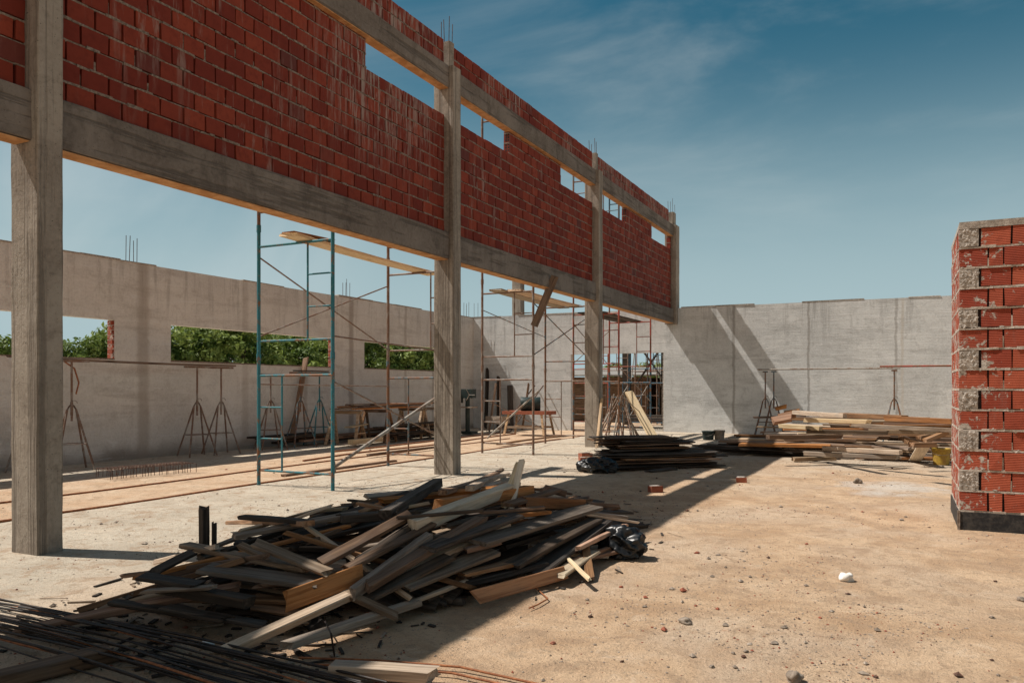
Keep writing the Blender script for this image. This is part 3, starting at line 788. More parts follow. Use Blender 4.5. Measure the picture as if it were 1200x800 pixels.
for i, (x, y) in enumerate(((914, 478), (918, 488), (912, 492), (924, 484))):
    p = W(x, y, .85 - i * .05); plank(p - Vector((.1, .05, .02)), p + Vector((.14 + .05 * i, .1, .05)), .15, .1, 'w_orange', ['topmost', 'second', 'third', 'lowest'][i] + ' red-brown offcut in the knot at the left top of the lumber stack', GL, roll=.4 * i)
for i in range(5):
    p = W(1066 + i * 7, 513 + (i % 3) * 4, .45); plank(p - Vector((.15, .1, .0)), p + Vector((.2, .12, .08 * (i - 2))), .12, .08, 'w_brown', 'brown offcut jumbled at the right front of the lumber stack', 'jumbled offcuts at the right front of the lumber')
# yellow bucket
def bucket(p, mat, label, r=.15, h=.3, grp=None):
    e = empty('bucket', p, label, 'bucket', grp); mb = MB(); n = 20
    ro = [(r * .82, 0), (r * .9, h * .5), (r, h), (r * 1.05, h), (r * 1.05, h - .03), (r * .97, h - .03), (r * .95, h), (r * .92, h * .9), (r * .78, .03), (0, .03)]
    vs = []; 
    for rr, z in ro:
        for i in range(n): vs.append((rr * math.cos(2 * PI * i / n), rr * math.sin(2 * PI * i / n), z))
    mb.add(vs, [(k * n + i, k * n + (i + 1) % n, (k + 1) * n + (i + 1) % n, (k + 1) * n + i) for k in range(len(ro) - 1) for i in range(n)], 0, .5, True)
    mb.add([(ro[0][0] * math.cos(2 * PI * i / n), ro[0][0] * math.sin(2 * PI * i / n), 0) for i in range(n)], [tuple(range(n - 1, -1, -1))])
    mb.build('pail', mat, e, world=False)
    hd = MB(); pts = [Vector((r * 1.05 * math.cos(a), -r * 1.08, h - .04 - r * .9 * math.sin(a) * .55)) for a in [PI * i / 10 for i in range(11)]]
    hd.path(pts, .004); hd.build('handle', M['galv'], e, world=False)
    return e
bucket(W(1103, 544, 0), M['yellow'], 'cement-smeared yellow bucket between lumber stack and brick pillar', .16, .3)
bucket(W(830, 515, 0), M['machine'], 'small dark bucket near the foot of the back wall', .17, .24)
bucket(W(843, 515, 0), M['grime'], 'small cement-grey bucket right of the dark one by the back wall', .15, .26)

# ------------------------------------------------------------------ scaffolds
def scaff_frame(mb, x0, x1, y, z0, flip):
    r = .026; inn = .44
    for x in (x0, x1):
        mb.tube((x, y, z0), (x, y, min(z0 + 1.86, 7.24 if x == x1 else 7.9)), r, 10)
        if z0 < 5: mb.tube((x, y, z0 + 1.80), (x, y, z0 + 1.90), r * 1.25, 10)
    mb.tube((x0, y, z0 + .22), (x1, y, z0 + .22), .016, 8)
    mb.tube((x0, y, z0 + 1.585), (x1, y, z0 + 1.585), .019, 8)
    a, b = (x0, x0 + inn) if not flip else (x1, x1 - inn)
    mb.tube((b, y, z0 + .22), (b, y, min(z0 + 1.585, 7.16)), .014, 8)
    for zz in (.68, 1.13): mb.tube((a, y, z0 + zz), (b, y, z0 + zz), .012, 8)
def scaffold(x0, x1, ya, yb, levels, mats, label, braces, skew=0., bracemat='galv'):
    e = empty('scaffold_tower', ((x0 + x1) / 2, (ya + yb) / 2, 0), label, 'scaffold', 'scaffold towers along the brick facade')
    for lv in range(levels):
        for k, y in enumerate((ya, yb)):
            mb = MB(); s = skew * k
            scaff_frame(mb, x0 + s, x1 + s, y, lv * 1.86, (lv + k * 0) % 2 == 1)
            mb.build('frame', M[mats[(lv * 2 + k) % len(mats)]], e)
    for (xa, xb, za, zb, rr) in braces:
        mb = MB(); mb.tube((xa, ya, za), (xb, yb, zb), rr, 8); mb.build('cross_brace', M[bracemat], e)
    return e
# teal tower
X0, X1 = -8.37, -7.02
scaffold(X0, X1, 8.57, 11.76, 3, ['teal', 'bluegrey', 'teal', 'rustpipe', 'bluegrey', 'rustpipe'], 'teal-painted scaffold tower nearest the camera, behind the brick facade', [
    (X0, X0, 3.3, 2.1, .012), (X0, X0, 2.15, 3.25, .012), (X0, X0, 1.46, 1.44, .010), (X1, X1, 1.5, .45, .013), (X1, X1, 2.12, 2.02, .012)], bracemat='rustpipe')
b = MB(); b.tube((X1 - .02, 8.6, .31), (X1 + .02, 11.7, 1.42), .026, 10)
b.tube((X1 - .02, 8.62, .24), (X1 - .02, 8.60, .40), .03, 10)
tag(b.build('steel_pole', M['galv']), 'thick grey steel pole tied diagonally along the foot of the teal scaffold', 'pole')
# brown tower
X0, X1 = -8.2, -6.98
scaffold(X0, X1, 15.0, 18.35, 4, ['rustpipe', 'rustpipe', 'rustpipe', 'bluegrey'], 'rust-brown scaffold tower between the second and third columns', [
    (X1, X1, 3.2, 2.1, .012), (X1, X1, 2.1, 3.2, .012), (X0, X0, 3.1, 2.7, .010), (X0, X0, 1.2, .35, .010)], bracemat='bluegrey')
b = MB(); b.tube((-8.05, 14.95, .33), (-6.9, 15.12, 1.36), .02, 10)
tag(b.build('steel_pole', M['galv']), 'light grey steel pole slanting across the brown scaffold tower', 'pole')
# red tower
X0, X1 = -8.3, -6.97
scaffold(X0, X1, 20.5, 23.5, 4, ['bluegrey', 'blue', 'redpaint', 'redpaint', 'redpaint', 'rustpipe'], 'red and blue scaffold tower close to the doorway in the back wall', [
    (X0, X0, 3.2, 2.1, .012), (X0, X0, 2.1, 3.2, .012), (X1, X1, 2.0, 1.0, .012), (X1, X1, 1.25, .4, .012)], bracemat='rustpipe')
# tower outside the doorway
scaffold(-10.6, -9.3, 26.2, 28.4, 2, ['redpaint', 'rustpipe'], 'rust-red scaffold outside, seen through the left side of the doorway', [(-9.3, -9.3, .4, 1.5, .014)])
scaffold(-8.6, -7.3, 26.4, 28.6, 2, ['blue', 'bluegrey'], 'blue scaffold outside, seen through the right side of the doorway', [(-8.6, -8.6, .4, 1.5, .014), (-7.3, -7.3, 3.2, 2.2, .03)])

GP = 'deck planks on the scaffolds'
plank((-7.52, 8.25, 3.495), (-7.75, 12.3, 3.495), .28, .04, 'w_pale', 'pale deck plank spanning the top of the teal scaffold', GP, bow=-.02)
plank((-7.58, 8.3, 3.54), (-7.5, 9.1, 3.54), .22, .03, 'w_orange', 'short orange board lying on the near end of the teal scaffold plank', GP)
plank((-7.72, 14.7, 3.475), (-7.85, 18.75, 3.475), .3, .04, 'w_pale', 'pale deck plank on the left of the brown scaffold top', GP, bow=-.02)
plank((-7.38, 14.9, 3.475), (-7.45, 18.7, 3.475), .3, .04, 'w_tan', 'tan deck plank on the right of the brown scaffold top', GP, bow=-.015)
plank((-7.9, 20.2, 3.475), (-7.9, 23.8, 3.475), .3, .04, 'w_dark', 'dark deck plank on the left of the red scaffold top', GP)
plank((-7.45, 20.2, 3.475), (-7.45, 23.9, 3.475), .3, .04, 'w_dark', 'dark deck plank on the right of the red scaffold top', GP)
plank((-6.46, 14.95, 3.72), (-6.93, 14.95, 2.72), .16, .03, 'w_brown', 'brown board leaning from the lower beam onto the brown scaffold', GP, roll=1.2)

# ------------------------------------------------------------------ adjustable trestles
def trestle(p, rz, mat, label, top=1.9, hb=.28, grp='adjustable steel trestles'):
    e = empty('trestle', p, label, 'trestle', grp, rz)
    for sx in (-1, 1):
        for sy in (-1, 1):
            mb = MB(); mb.tube((sx * .07, 0, 1.05), (sx * .30, sy * .28, 0), .018, 8, r2=.018)
            mb.path([(sx * .07, 0, 1.05), (sx * .03, 0, 1.12), (0, 0, 1.14)], .014); mb.build('leg', mat, e, world=False)
    mb = MB(); mb.tube((0, 0, .85), (0, 0, top - .02), .019, 10); mb.tube((0, 0, .95), (0, 0, 1.18), .024, 10); mb.build('post', mat, e, world=False)
    mb = MB(); mb.path([(-.21, .17, .45), (.21, .17, .45), (.21, -.17, .45), (-.21, -.17, .45), (-.21, .17, .45)], .008); mb.build('stretcher', mat, e, world=False)
    mb = MB(); mb.obox((-hb, 0, top), (hb, 0, top), .04, .04); mb.build('head_bar', mat, e, world=False)
    mb = MB(); pts = [Vector((.03 + .05 * math.cos(a), -.04, 1.16 + .05 * math.sin(a))) for a in [2 * PI * i / 10 for i in range(9)]]
    mb.path(pts, .006); mb.build('pin', mat, e, world=False)
    return e
t1 = trestle((-13.05, 8.9, -.02), 1.2, M['rustpipe'], 'rusty steel trestle under the board by the left wall, nearest the camera')
for (x, y, rz, mt, l, tp) in ((-13.3, 8.35, 1.4, 'rustpipe', 'rusty steel trestle partly hidden behind the nearest column', 1.9),
    (-13.35, 11.9, 1.3, 'rustpipe', 'rusty steel trestle under the far end of the long board, left one of two', 1.87),
    (-13.35, 12.55, 1.3, 'rustpipe', 'rusty steel trestle under the far end of the long board, right one of two', 1.87),
    (-13.3, 14.0, 1.1, 'rustpipe', 'rusty steel trestle standing alone left of the teal trestle', 1.75),
    (-13.2, 14.9, 1.2, 'bluegrey', 'dark steel trestle seen between the posts of the teal scaffold', 1.8),
    (-13.2, 15.6, 1.2, 'teal', 'teal steel trestle seen between the posts of the teal scaffold', 1.8),
    (-3.6, 23.6, .2, 'bluegrey', 'dark steel trestle at the left end of the rail before the back wall', 1.9),
    (-3.35, 23.5, .2, 'bluegrey', 'dark steel trestle just right of the one at the left end of the rail', 1.9),
    (-.25, 23.4, .1, 'bluegrey', 'dark steel trestle under the joint of the rail before the back wall', 1.9)):
    trestle((x, y, -.02), rz, M[mt], l, tp, .07 if x > -5 else .28)
plank((-13.2, 7.9, 1.93), (-13.35, 12.9, 1.90), .16, .035, 'w_brown', 'long brown board laid over the trestles by the left wall', None, bow=-.02)
plank((-13.2, 14.7, 1.83), (-13.2, 15.9, 1.83), .12, .03, 'w_dark', 'short dark board laid over the teal trestle', None)
b = MB(); b.tube((-3.8, 23.5, 1.945), (-.1, 23.5, 1.945), .022, 10); tag(b.build('rail', M['galv']), 'pale straight rail resting on trestles before the back wall', 'rail')
b = MB(); b.tube((-.6, 23.4, 1.99), (3.2, 23.4, 1.985), .026, 10); tag(b.build('rail', M['redpaint']), 'red straight rail running behind the brick pillar', 'rail')
b = MB(); b.path([Vector((-13.1, 8.75, 1.9)), Vector((-13.05, 8.95, 1.75)), Vector((-13.03, 9.02, 1.5)), Vector((-13.05, 8.98, 1.3))], .014)
tag(b.build('bent_rod', M['rebar_rust']), 'rusty hooked rod hanging from the long board by the nearest column', 'rod')

# ------------------------------------------------------------------ work tables by the left wall
def sawhorse(p, rz, mat, label, L=.9, h=.82):
    e = empty('sawhorse', p, label, 'sawhorse', 'wooden sawhorses under the work boards', rz)
    mb = MB(); mb.obox((-L / 2, 0, h), (L / 2, 0, h), .09, .08); mb.build('top_rail', mat, e, world=False)
    for sx in (-1, 1):
        for sy in (-1, 1):
            mb = MB(); mb.obox((sx * (L / 2 - .08), sy * .03, h - .02), (sx * (L / 2 - .02), sy * .27, 0), .07, .035); mb.build('leg', mat, e, world=False)
        mb = MB(); mb.obox((sx * (L / 2 - .04), -.2, .3), (sx * (L / 2 - .04), .2, .3), .07, .025); mb.build('brace', mat, e, world=False)
    return e
sawhorse((-12.6, 15.9, -.02), .1, M['w_tan'], 'pale-legged sawhorse at the near end of the work boards')
sawhorse((-12.6, 17.2, -.02), .0, M['w_brown'], 'brown sawhorse second along the work boards')
sawhorse((-12.6, 18.9, -.02), .05, M['w_tan'], 'pale-legged sawhorse third along the work boards')
sawhorse((-12.6, 20.0, -.02), .0, M['w_tan'], 'pale-legged sawhorse at the far end of the work boards')
GWB = 'boards laid over the sawhorses'
for i in range(12):
    x = -12.95 + (i % 4) * .22; y = 15.5 + R.uniform(0, 1.4); z = .885 + (i // 4) * .045
    plank((x, y, z), (x + R.uniform(-.05, .05), y + R.uniform(2.2, 3.4), z), .17, .035, R.choice(['w_brown', 'w_tan', 'w_orange', 'w_brown']), f'board in the {["bottom", "middle", "top"][i // 4]} layer stacked over the wooden sawhorses', GWB + f', {["bottom", "middle", "top"][i // 4]} layer', seg=3, name='board')
for i in range(14):
    x = -13.7 + R.uniform(0, .35); y = 13.6 + R.uniform(0, 5.0); z = .02 + R.uniform(0, .25)
    plank((x, y, z), (x + R.uniform(-.1, .1), y + R.uniform(1.6, 2.6), z), .18, .05, R.choice(['w_brown', 'w_dark', 'w_orange']), 'board in the low pile along the foot of the left wall', 'boards along the foot of the left wall', seg=3, name='board')
for i in range(10):
    x = -12.3 + R.uniform(-.3, .3); y = 16.4 + R.uniform(0, 1.4); z = .03 + i * .045
    plank((x, y, z), (x + R.uniform(-.1, .1), y + R.uniform(1.6, 2.6), z), .17, .04, R.choice(['w_brown', 'w_dark', 'w_brown']), 'board in the low stack under the sawhorse boards', 'boards stacked under the sawhorses', seg=3, name='board')
plank((-12.15, 15.4, .45), (-12.25, 16.2, .5), .2, .03, 'w_pale', 'pale white board at the near end of the sawhorse table', None)
plank((-12.0, 15.3, .10), (-12.05, 16.6, .10), .16, .12, 'w_pale', 'pale squared timber on the ground before the sawhorses', None)
plank((-12.0, 18.6, .22), (-11.8, 19.3, .08), .16, .05, 'w_pale', 'pale short plank leaning low by the third sawhorse', None)
plank((-13.75, 15.2, .1), (-13.9, 15.9, 2.2), .14, .05, 'w_brown', 'brown plank leaning on the left wall behind the teal scaffold post', None)

# machine and bench near the back left corner
e = empty('drill_press', (-10.9, 19.3, 0), 'dark green pillar machine with a pale table beside the second column', 'machine')
p = W(548, 508, 0); e.location = (p.x, p.y, 0); px_, py_ = p.x, p.y
mb = MB(); mb.box(-.25, .25, -.2, .2, 0, .08, 0, .5); mb.build('base', M['machine'], e, False)
mb = MB(); mb.tube((0, 0, .05), (0, 0, 1.25), .07, 14); mb.build('pillar', M['machine'], e, False)
mb = MB(); mb.box(-.38, .25, -.2, .2, .80, .84); mb.build('work_table', M['grime'], e, False)
mb = MB(); mb.box(-.30, .22, -.14, .14, 1.1, 1.38, 0, .5, .01); mb.tube((-.2, 0, 1.12), (-.2, 0, .95), .035, 10); mb.build('head', M['machine'], e, False)
mb = MB()
for k in range(3):
    a = k * 2 * PI / 3; mb.tube((.15, -.16, 1.2), (.15 + .2 * math.cos(a), -.17, 1.2 + .2 * math.sin(a)), .01, 6)
mb.build('handle', M['galv'], e, False)
p = W(620, 509, 0); e = empty('work_bench', (p.x, p.y, 0), 'orange-topped bench on thin legs near the back left corner', 'bench')
mb = MB(); mb.box(-.75, .75, -.35, .35, .62, .72, 0, .5, .004); mb.build('bench_top', M['redbrick'], e, False)
for sx in (-1, 1):
    for sy in (-1, 1):
        mb = MB(); mb.obox((sx * .55, sy * .3, .62), (sx * .66, sy * .38, 0), .06, .04); mb.build('leg', M['w_tan'], e, False)
for q in (-.335, .335):
    mb = MB(); mb.box(-.62, .62, q - .025, q + .025, .2, .26); mb.build('stretcher', M['w_tan'], e, False)
e2 = empty('steel_drum', (p.x + .05, p.y, .93), 'dark open drum lying on its side on the orange-topped bench', 'drum')
mb = MB(); n = 20; vs = []
prof = [(.02, -.3), (.2, -.3), (.215, -.28), (.205, -.1), (.215, 0), (.205, .1), (.215, .28), (.2, .3), (.185, .29), (.185, -.25), (.0, -.25)]
for rr, a in prof:
    for i in range(n): vs.append((a, rr * math.cos(2 * PI * i / n), rr * math.sin(2 * PI * i / n)))
mb.add(vs, [(k * n + i, k * n + (i + 1) % n, (k + 1) * n + (i + 1) % n, (k + 1) * n + i) for k in range(len(prof) - 1) for i in range(n)], 0, .5, True)
o = mb.build('shell', M['machine'], e2, False); e2.rotation_euler = (0, 0, math.radians(205))
for (x, y, h, l) in ((573, 505, 1.55, 'left brown board standing against the back wall'), (612, 503, 1.55, 'right brown board standing against the back wall behind the bench')):
    q = W(x, y, 0); plank((q.x, q.y, 0), (q.x + .1, min(24.9, q.y + .3), h), .16, .05, 'w_brown', l, None, roll=.3)
for (x0, y0, x1, y1, l) in ((585, 506, 590, 452, 'thin dark rod leaning on the back wall left of the bench'), (598, 506, 600, 455, 'thin dark rod leaning on the back wall behind the bench')):
    q = W(x0, y0, 0); b = MB(); b.tube(q, (q.x + .15, 24.9, 1.5), .02, 8); tag(b.build('steel_pole', M['rebar']), l, 'pole')
q = W(583, 506, 0); e = empty('wash_tub', (q.x, q.y, 0), 'pale tub on short legs left of the orange-topped bench', 'tub')
mb = MB(); mb.box(-.3, .3, -.25, .25, .28, .50, 0, .5, .02); mb.build('basin', M['grime'], e, False)
for sx in (-1, 1):
    for sy in (-1, 1):
        mb = MB(); mb.tube((sx * .25, sy * .2, .3), (sx * .27, sy * .22, 0), .015, 6); mb.build('leg', M['galv'], e, False)
for i, (px, lean) in enumerate(((540, .1), (545, .25), (551, .15))):
    q = W(px, 503, 0); plank((-13.2 + i * .5, 24.4, 0), (-13.4 + i * .45, 24.9, 2.1 - .3 * i), .2, .05, 'w_dark', ['tallest', 'second', 'shortest'][i] + ' dark plank leaning in the shaded back left corner', 'dark planks in the back left corner')

# ------------------------------------------------------------------ props bundle and leaning plank by the doorway
GB = 'steel props leaning together by the doorway'
for i in range(16):
    a = i / 16 * 2 * PI; c = Vector((-7.55, 22.2, 0)); q = c + Vector((math.cos(a) * R.uniform(.5, .75), math.sin(a) * R.uniform(.35, .5), 0)); tp = c + Vector((R.uniform(-.22, .22) + math.cos(a) * .08, R.uniform(-.1, .1), R.uniform(1.0, 1.25)))
    b = MB(); b.tube(q, q.lerp(tp, .62), .024, 8); b.tube(q.lerp(tp, .6), tp, .017, 8); b.tube(q.lerp(tp, .6), q.lerp(tp, .66), .033, 8)
    b.box(q.x - .06, q.x + .06, q.y - .06, q.y + .06, q.z, q.z + .008)
    tag(b.build('steel_prop', M['rustpipe' if i % 3 else 'galv']), 'slim steel prop leaning in the tied bundle in front of the doorway', 'prop', GB)
plank((-7.42, 22.75, 1.28), (-6.42, 21.9, .02), .26, .07, 'w_pale', 'thick pale plank leaning in front of the doorway', None, roll=.15)
plank((-6.42, 17.3, .02), (-6.46, 17.75, 1.15), .06, .04, 'w_tan', 'thin lath leaning on the third column', None)

# ------------------------------------------------------------------ outside the doorway
e = empty('site_shed', (-8, 33, 0), 'low brown brick shed with pale sheet roof beyond the doorway', 'shed')
mb = MB()
for k in range(10):
    for x0_, x1_ in ((-14, -9.6), (-7.9, -3)): brick_run(mb, 0, 0, 0, 0, 0, .19, 0) if False else mb.box(x0_, x1_, 32.0, 32.15, k * .19, k * .19 + .18, 0, R.random())
mb.box(-14, -13.85, 32.15, 36, 0, 1.9); mb.box(-3.15, -3, 32.15, 36, 0, 1.9); mb.box(-14, -3, 35.85, 36, 0, 1.9)
mb.build('wall', M['w_brown'], e)
mb = MB(); mb.add([(-14.4, 31.4, 1.92), (-2.6, 31.4, 1.92), (-2.6, 36.4, 2.35), (-14.4, 36.4, 2.35), (-14.4, 31.4, 1.98), (-2.6, 31.4, 1.98), (-2.6, 36.4, 2.41), (-14.4, 36.4, 2.41)],
   [(3, 2, 1, 0), (4, 5, 6, 7), (0, 1, 5, 4), (1, 2, 6, 5), (2, 3, 7, 6), (3, 0, 4, 7)]); mb.build('roof', M['roofsheet'], e)
for (x, l) in ((-9.75, 'left'), (-8.2, 'middle'), (-7.25, 'right')):
    b = MB(); b.box(x - .14, x + .14, 29.5, 29.75, -.02, 3.6)
    tag(b.build('timber_post', M['w_dark']), f'{l} dark timber post outside the doorway', 'post', 'dark posts outside the doorway')
for i, (xa, xb) in enumerate(((-9.2, -8.2), (-8.2, -9.2))):
    plank((xa, 29.42, 1.7), (xb, 29.42 - .05 * i, 3.1), .14, .05, 'w_dark', ['dark board rising right', 'dark board rising left'][i] + ' in the crossed brace outside the doorway', 'crossed boards outside the doorway')
for i in range(9):
    plank((-9.6, 27.0 + .16 * i, .2 + .1 * (i % 3)), (-7.2, 27.0 + .17 * i, .22 + .1 * (i % 3)), .15, .05, 'w_dark', 'dark board piled outside just beyond the doorway', 'boards piled outside the doorway', seg=3, name='board')

scaffold(-9.9, -8.7, 30.2, 31.2, 2, ['rustpipe', 'rustpipe'], 'dark rusty scaffold outside, farthest one seen through the doorway', [(-9.9, -9.9, .4, 3.2, .02), (-8.7, -8.7, 3.2, .4, .02)])
for i in range(7):
    x = -12.5 + R.uniform(-.2, .25); y = 18.6 + R.uniform(0, 1.0); z = .05 + i * .05
    plank((x, y, z), (x + R.uniform(-.1, .1), y + R.uniform(1.4, 2.2), z), .17, .04, R.choice(['w_brown', 'w_dark', 'w_tan']), 'board in the low stack under the far pair of sawhorses', 'boards stacked under the far sawhorses', seg=3, name='board')
for i in range(6):
    x = -10.2 + i * .42; plank((x, 24.2 + R.uniform(-.2, .1), 0), (x + R.uniform(-.2, .2), 24.9, R.uniform(.9, 1.5)), .12, .04, R.choice(['w_brown', 'w_tan']), 'short board leaning at the foot of the back wall left of the doorway', 'short boards leaning on the back wall', name='board', seg=3) if not -10.3 < x < -6.9 else None
# ------------------------------------------------------------------ rods on the ground
def rod(pts, r, mat, label, grp, name='rebar_rod', n=6):
    b = MB(); b.path([Vector(p) for p in pts], r, n); return tag(b.build(name, M[mat]), label, 'rod', grp)
def line_rod(x, y0, y1, r, mat, label, grp, wob=.05):
    pts = []; n = int((y1 - y0) / .7); ph = R.uniform(0, 50)
    for i in range(n + 1):
        y = y0 + (y1 - y0) * i / n; xx = x + wob * noise.noise(Vector((y * .35, ph, 0))) * 2
        pts.append((xx, y, gz(xx, y) + r * .8))
    return rod(pts, r, mat, label, grp)
GR = 'long rusty rods along the edge of the concrete floor'
line_rod(-8.46, 2, 20, .016, 'rebar_rust', 'long rusty rod along the concrete edge, outermost of the three there', GR, .04)
line_rod(-8.52, 3, 22, .014, 'rebar_rust', 'long rusty rod along the concrete edge, middle of the three there', GR, .05)
line_rod(-8.58, 5, 17, .012, 'rebar', 'long dark rod along the concrete edge, inner of the three there', GR, .05)
line_rod(-10.05, 2, 20, .014, 'rebar_rust', 'long thin rod lying alone on the orange soil strip', GR, .09)
line_rod(-10.7, 12, 22, .02, 'rebar_rust', 'rusty rod on the soil strip near the sawhorses', GR, .15)
line_rod(-11.4, 14, 23, .02, 'rebar_rust', 'rusty rod on the soil strip closest to the sawhorses', GR, .12)
for i, (x, y0, y1) in enumerate(((-8.75, 9.5, 12.4), (-8.95, 17.2, 20.8), (-9.9, 13.2, 16.0))):
    plank((x, y0, .03), (x + .1, y1, .03), .09, .04, 'w_brown', ['nearest', 'farthest', 'middle'][i] + ' brown batten lying along the orange soil strip', 'battens on the soil strip')
# rebar cage chairs on the soil
GC = 'rebar stirrups lying in a row on the soil'
c0 = W(128, 561, 0); c1 = W(228, 552, 0); dr = (c1 - c0)
e = empty('rebar_cage', (c0 + c1) / 2, 'low rusty rebar mat with bent feet lying on the soil strip', 'rebar mat')
e.location.z = 0
dn = Vector((-dr.y, dr.x, 0)).normalized(); n = 26
for i in range(n):
    u = i / (n - 1); q = c0 + dr * u
    b = MB(); j = R.uniform(-.06, .06)
    b.path([q + Vector((0, 0, -.01)) + dn * j, q + Vector((.0, 0, .13)) + dn * j, q + dn * (.45 + j) + Vector((0, 0, .14)), q + dn * (.47 + j)], .005, 5)
    b.build('stirrup', M['rebar'], e)
b = MB()
for w in (.04, .16, .28, .42): b.path([c0 + dn * w + Vector((0, 0, .14)), c1 + dn * w + Vector((0, 0, .14))], .005, 5)
b.build('long_bar', M['rebar'], e)

# bundle of dark rods in the foreground
GF = 'rods of the foreground rebar bundle'
for i in range(27):
    s = i / 26
    x0 = -5.6 + R.uniform(-.3, .9); x1 = -2.35 + R.uniform(-.5, .5) + .5 * (i % 5 == 0)
    y0 = 2.62 + .42 * s + R.uniform(-.05, .05); y1 = 2.42 + .46 * s + R.uniform(-.05, .05) + .25 * max(0, R.gauss(0, .4))
    z0 = R.uniform(.01, .07); pts = []
    ph = R.uniform(0, 50)
    for k in range(11):
        u = k / 10; pts.append((x0 + (x1 - x0) * u, y0 + (y1 - y0) * u + .05 * noise.noise(Vector((u * 2.2, ph, 0))), z0 + .03 * math.sin(u * 3) + .01 * noise.noise(Vector((u * 3, ph, 4)))))
    rust = R.random() < .08
    rod(pts, R.choice([.0045, .0055, .007]), 'rebar_rust' if rust else 'rebar_dark', 'thin rust-orange rod in the foreground bundle of rebar' if rust else 'thin black rod in the foreground bundle of rebar', GF + (', rusty' if rust else ', black'))
def gpt(px, py, z=.02): return W(px, py, z)
rod([gpt(350, 770), gpt(440, 773), gpt(540, 781), gpt(640, 803)], .006, 'rebar_rust', 'rusty rod curving out to the right of the foreground bundle, upper one', 'stray rods right of the bundle')
rod([gpt(360, 778), gpt(450, 781), gpt(530, 788), gpt(610, 806)], .006, 'rebar_rust', 'rusty rod curving out to the right of the foreground bundle, lower one', 'stray rods right of the bundle')
rod([gpt(378, 722, .02) , gpt(388, 742, .2), gpt(392, 768, .05)], .005, 'rebar_dark', 'thin dark wire standing up in front of the heap', 'stray rods right of the bundle')
rod([gpt(616, 684), gpt(630, 690), gpt(642, 701), gpt(630, 708), gpt(620, 712)], .005, 'rebar_rust', 'small bent rusty wire on the sand in front of the heap', 'stray rods right of the bundle')
plank(gpt(392, 782, .06), gpt(508, 790, .05), .10, .055, 'w_tan', 'tan batten lying among the rods at the bottom of the picture', None)
plank(gpt(-30, 803, .05), gpt(128, 764, .05), .12, .07, 'w_brown', 'rusty brown beam under the rods at the lower left', None)
# nails in the front beam
# ------------------------------------------------------------------ bricks, stones, lumps
def loose_brick(px, py, rz, label, s=(.12, .075, .07)):
    p = W(px, py, 0); e = empty('brick', (p.x, p.y, gz(p.x, p.y)), label, 'brick', 'loose bricks on the ground', rz)
    mb = MB(); mb.box(-s[0], s[0], -s[1], s[1], 0, s[2] * 2, 0, R.random() * .9, .006); mb.build('brick_body', M['redbrick'], e, False)
    mb = MB(); mb.box(-s[0] * .9, s[0] * .6, -s[1] * .8, s[1] * .8, s[2] * 2 - .001, s[2] * 2 + .012, 0, .5, .006); mb.build('mortar_crust', M['mortar_rough'], e, False)
loose_brick(687, 545, .5, 'orange brick lying beside the black plastic sheet, front one')
loose_brick(686, 539, .9, 'orange brick lying behind another beside the black plastic sheet')
loose_brick(768, 577, .7, 'single broken red brick in the shade right of the heap', (.085, .06, .04))
loose_brick(869, 565, .2, 'small brown brick on the sand before the lumber stack', (.075, .05, .035))
def lump(px, py, r, mat, label, sz=.7, name='stone', grp=None):
    p = W(px, py, 0); mb = MB(); mb.blob((0, 0, 0), r, 1, .85, sz, rough=.35, n=3)
    o = mb.build(name, mat); o.location = (p.x, p.y, gz(p.x, p.y) + r * sz * .6); o.rotation_euler = (0, 0, R.uniform(0, 6)); return tag(o, label, 'stone', grp)
lump(992, 679, .047, M['white'], 'round white plaster lump alone on the sand', .85, 'plaster_lump')
lump(1005, 566, .07, M['stone'], 'grey-brown stone on the sand before the lumber stack')
lump(931, 798, .045, M['stone'], 'grey stone at the bottom edge of the picture', .7)
lump(1197, 702, .028, M['stone'], 'small stone at the right edge below the brick pillar', .6)
lump(803, 730, .04, M['stone'], 'flat grey stone on the sand right of the heap', .5)
lump(242, 760, .04, M['white'], 'whitish stone beside the rebar bundle', .6)
lump(265, 765, .03, M['stone'], 'small grey stone beside the whitish one at the rebar bundle', .6)
lump(455, 724, .03, M['stone'], 'grey pebble in the shade before the heap', .6)
p = W(528, 708, 0); plank((p.x - .07, p.y, .025), (p.x + .08, p.y + .03, .025), .07, .045, 'w_dark', 'small dark wooden block on the ground before the heap', None)
p = W(55, 0 + 644, 0)
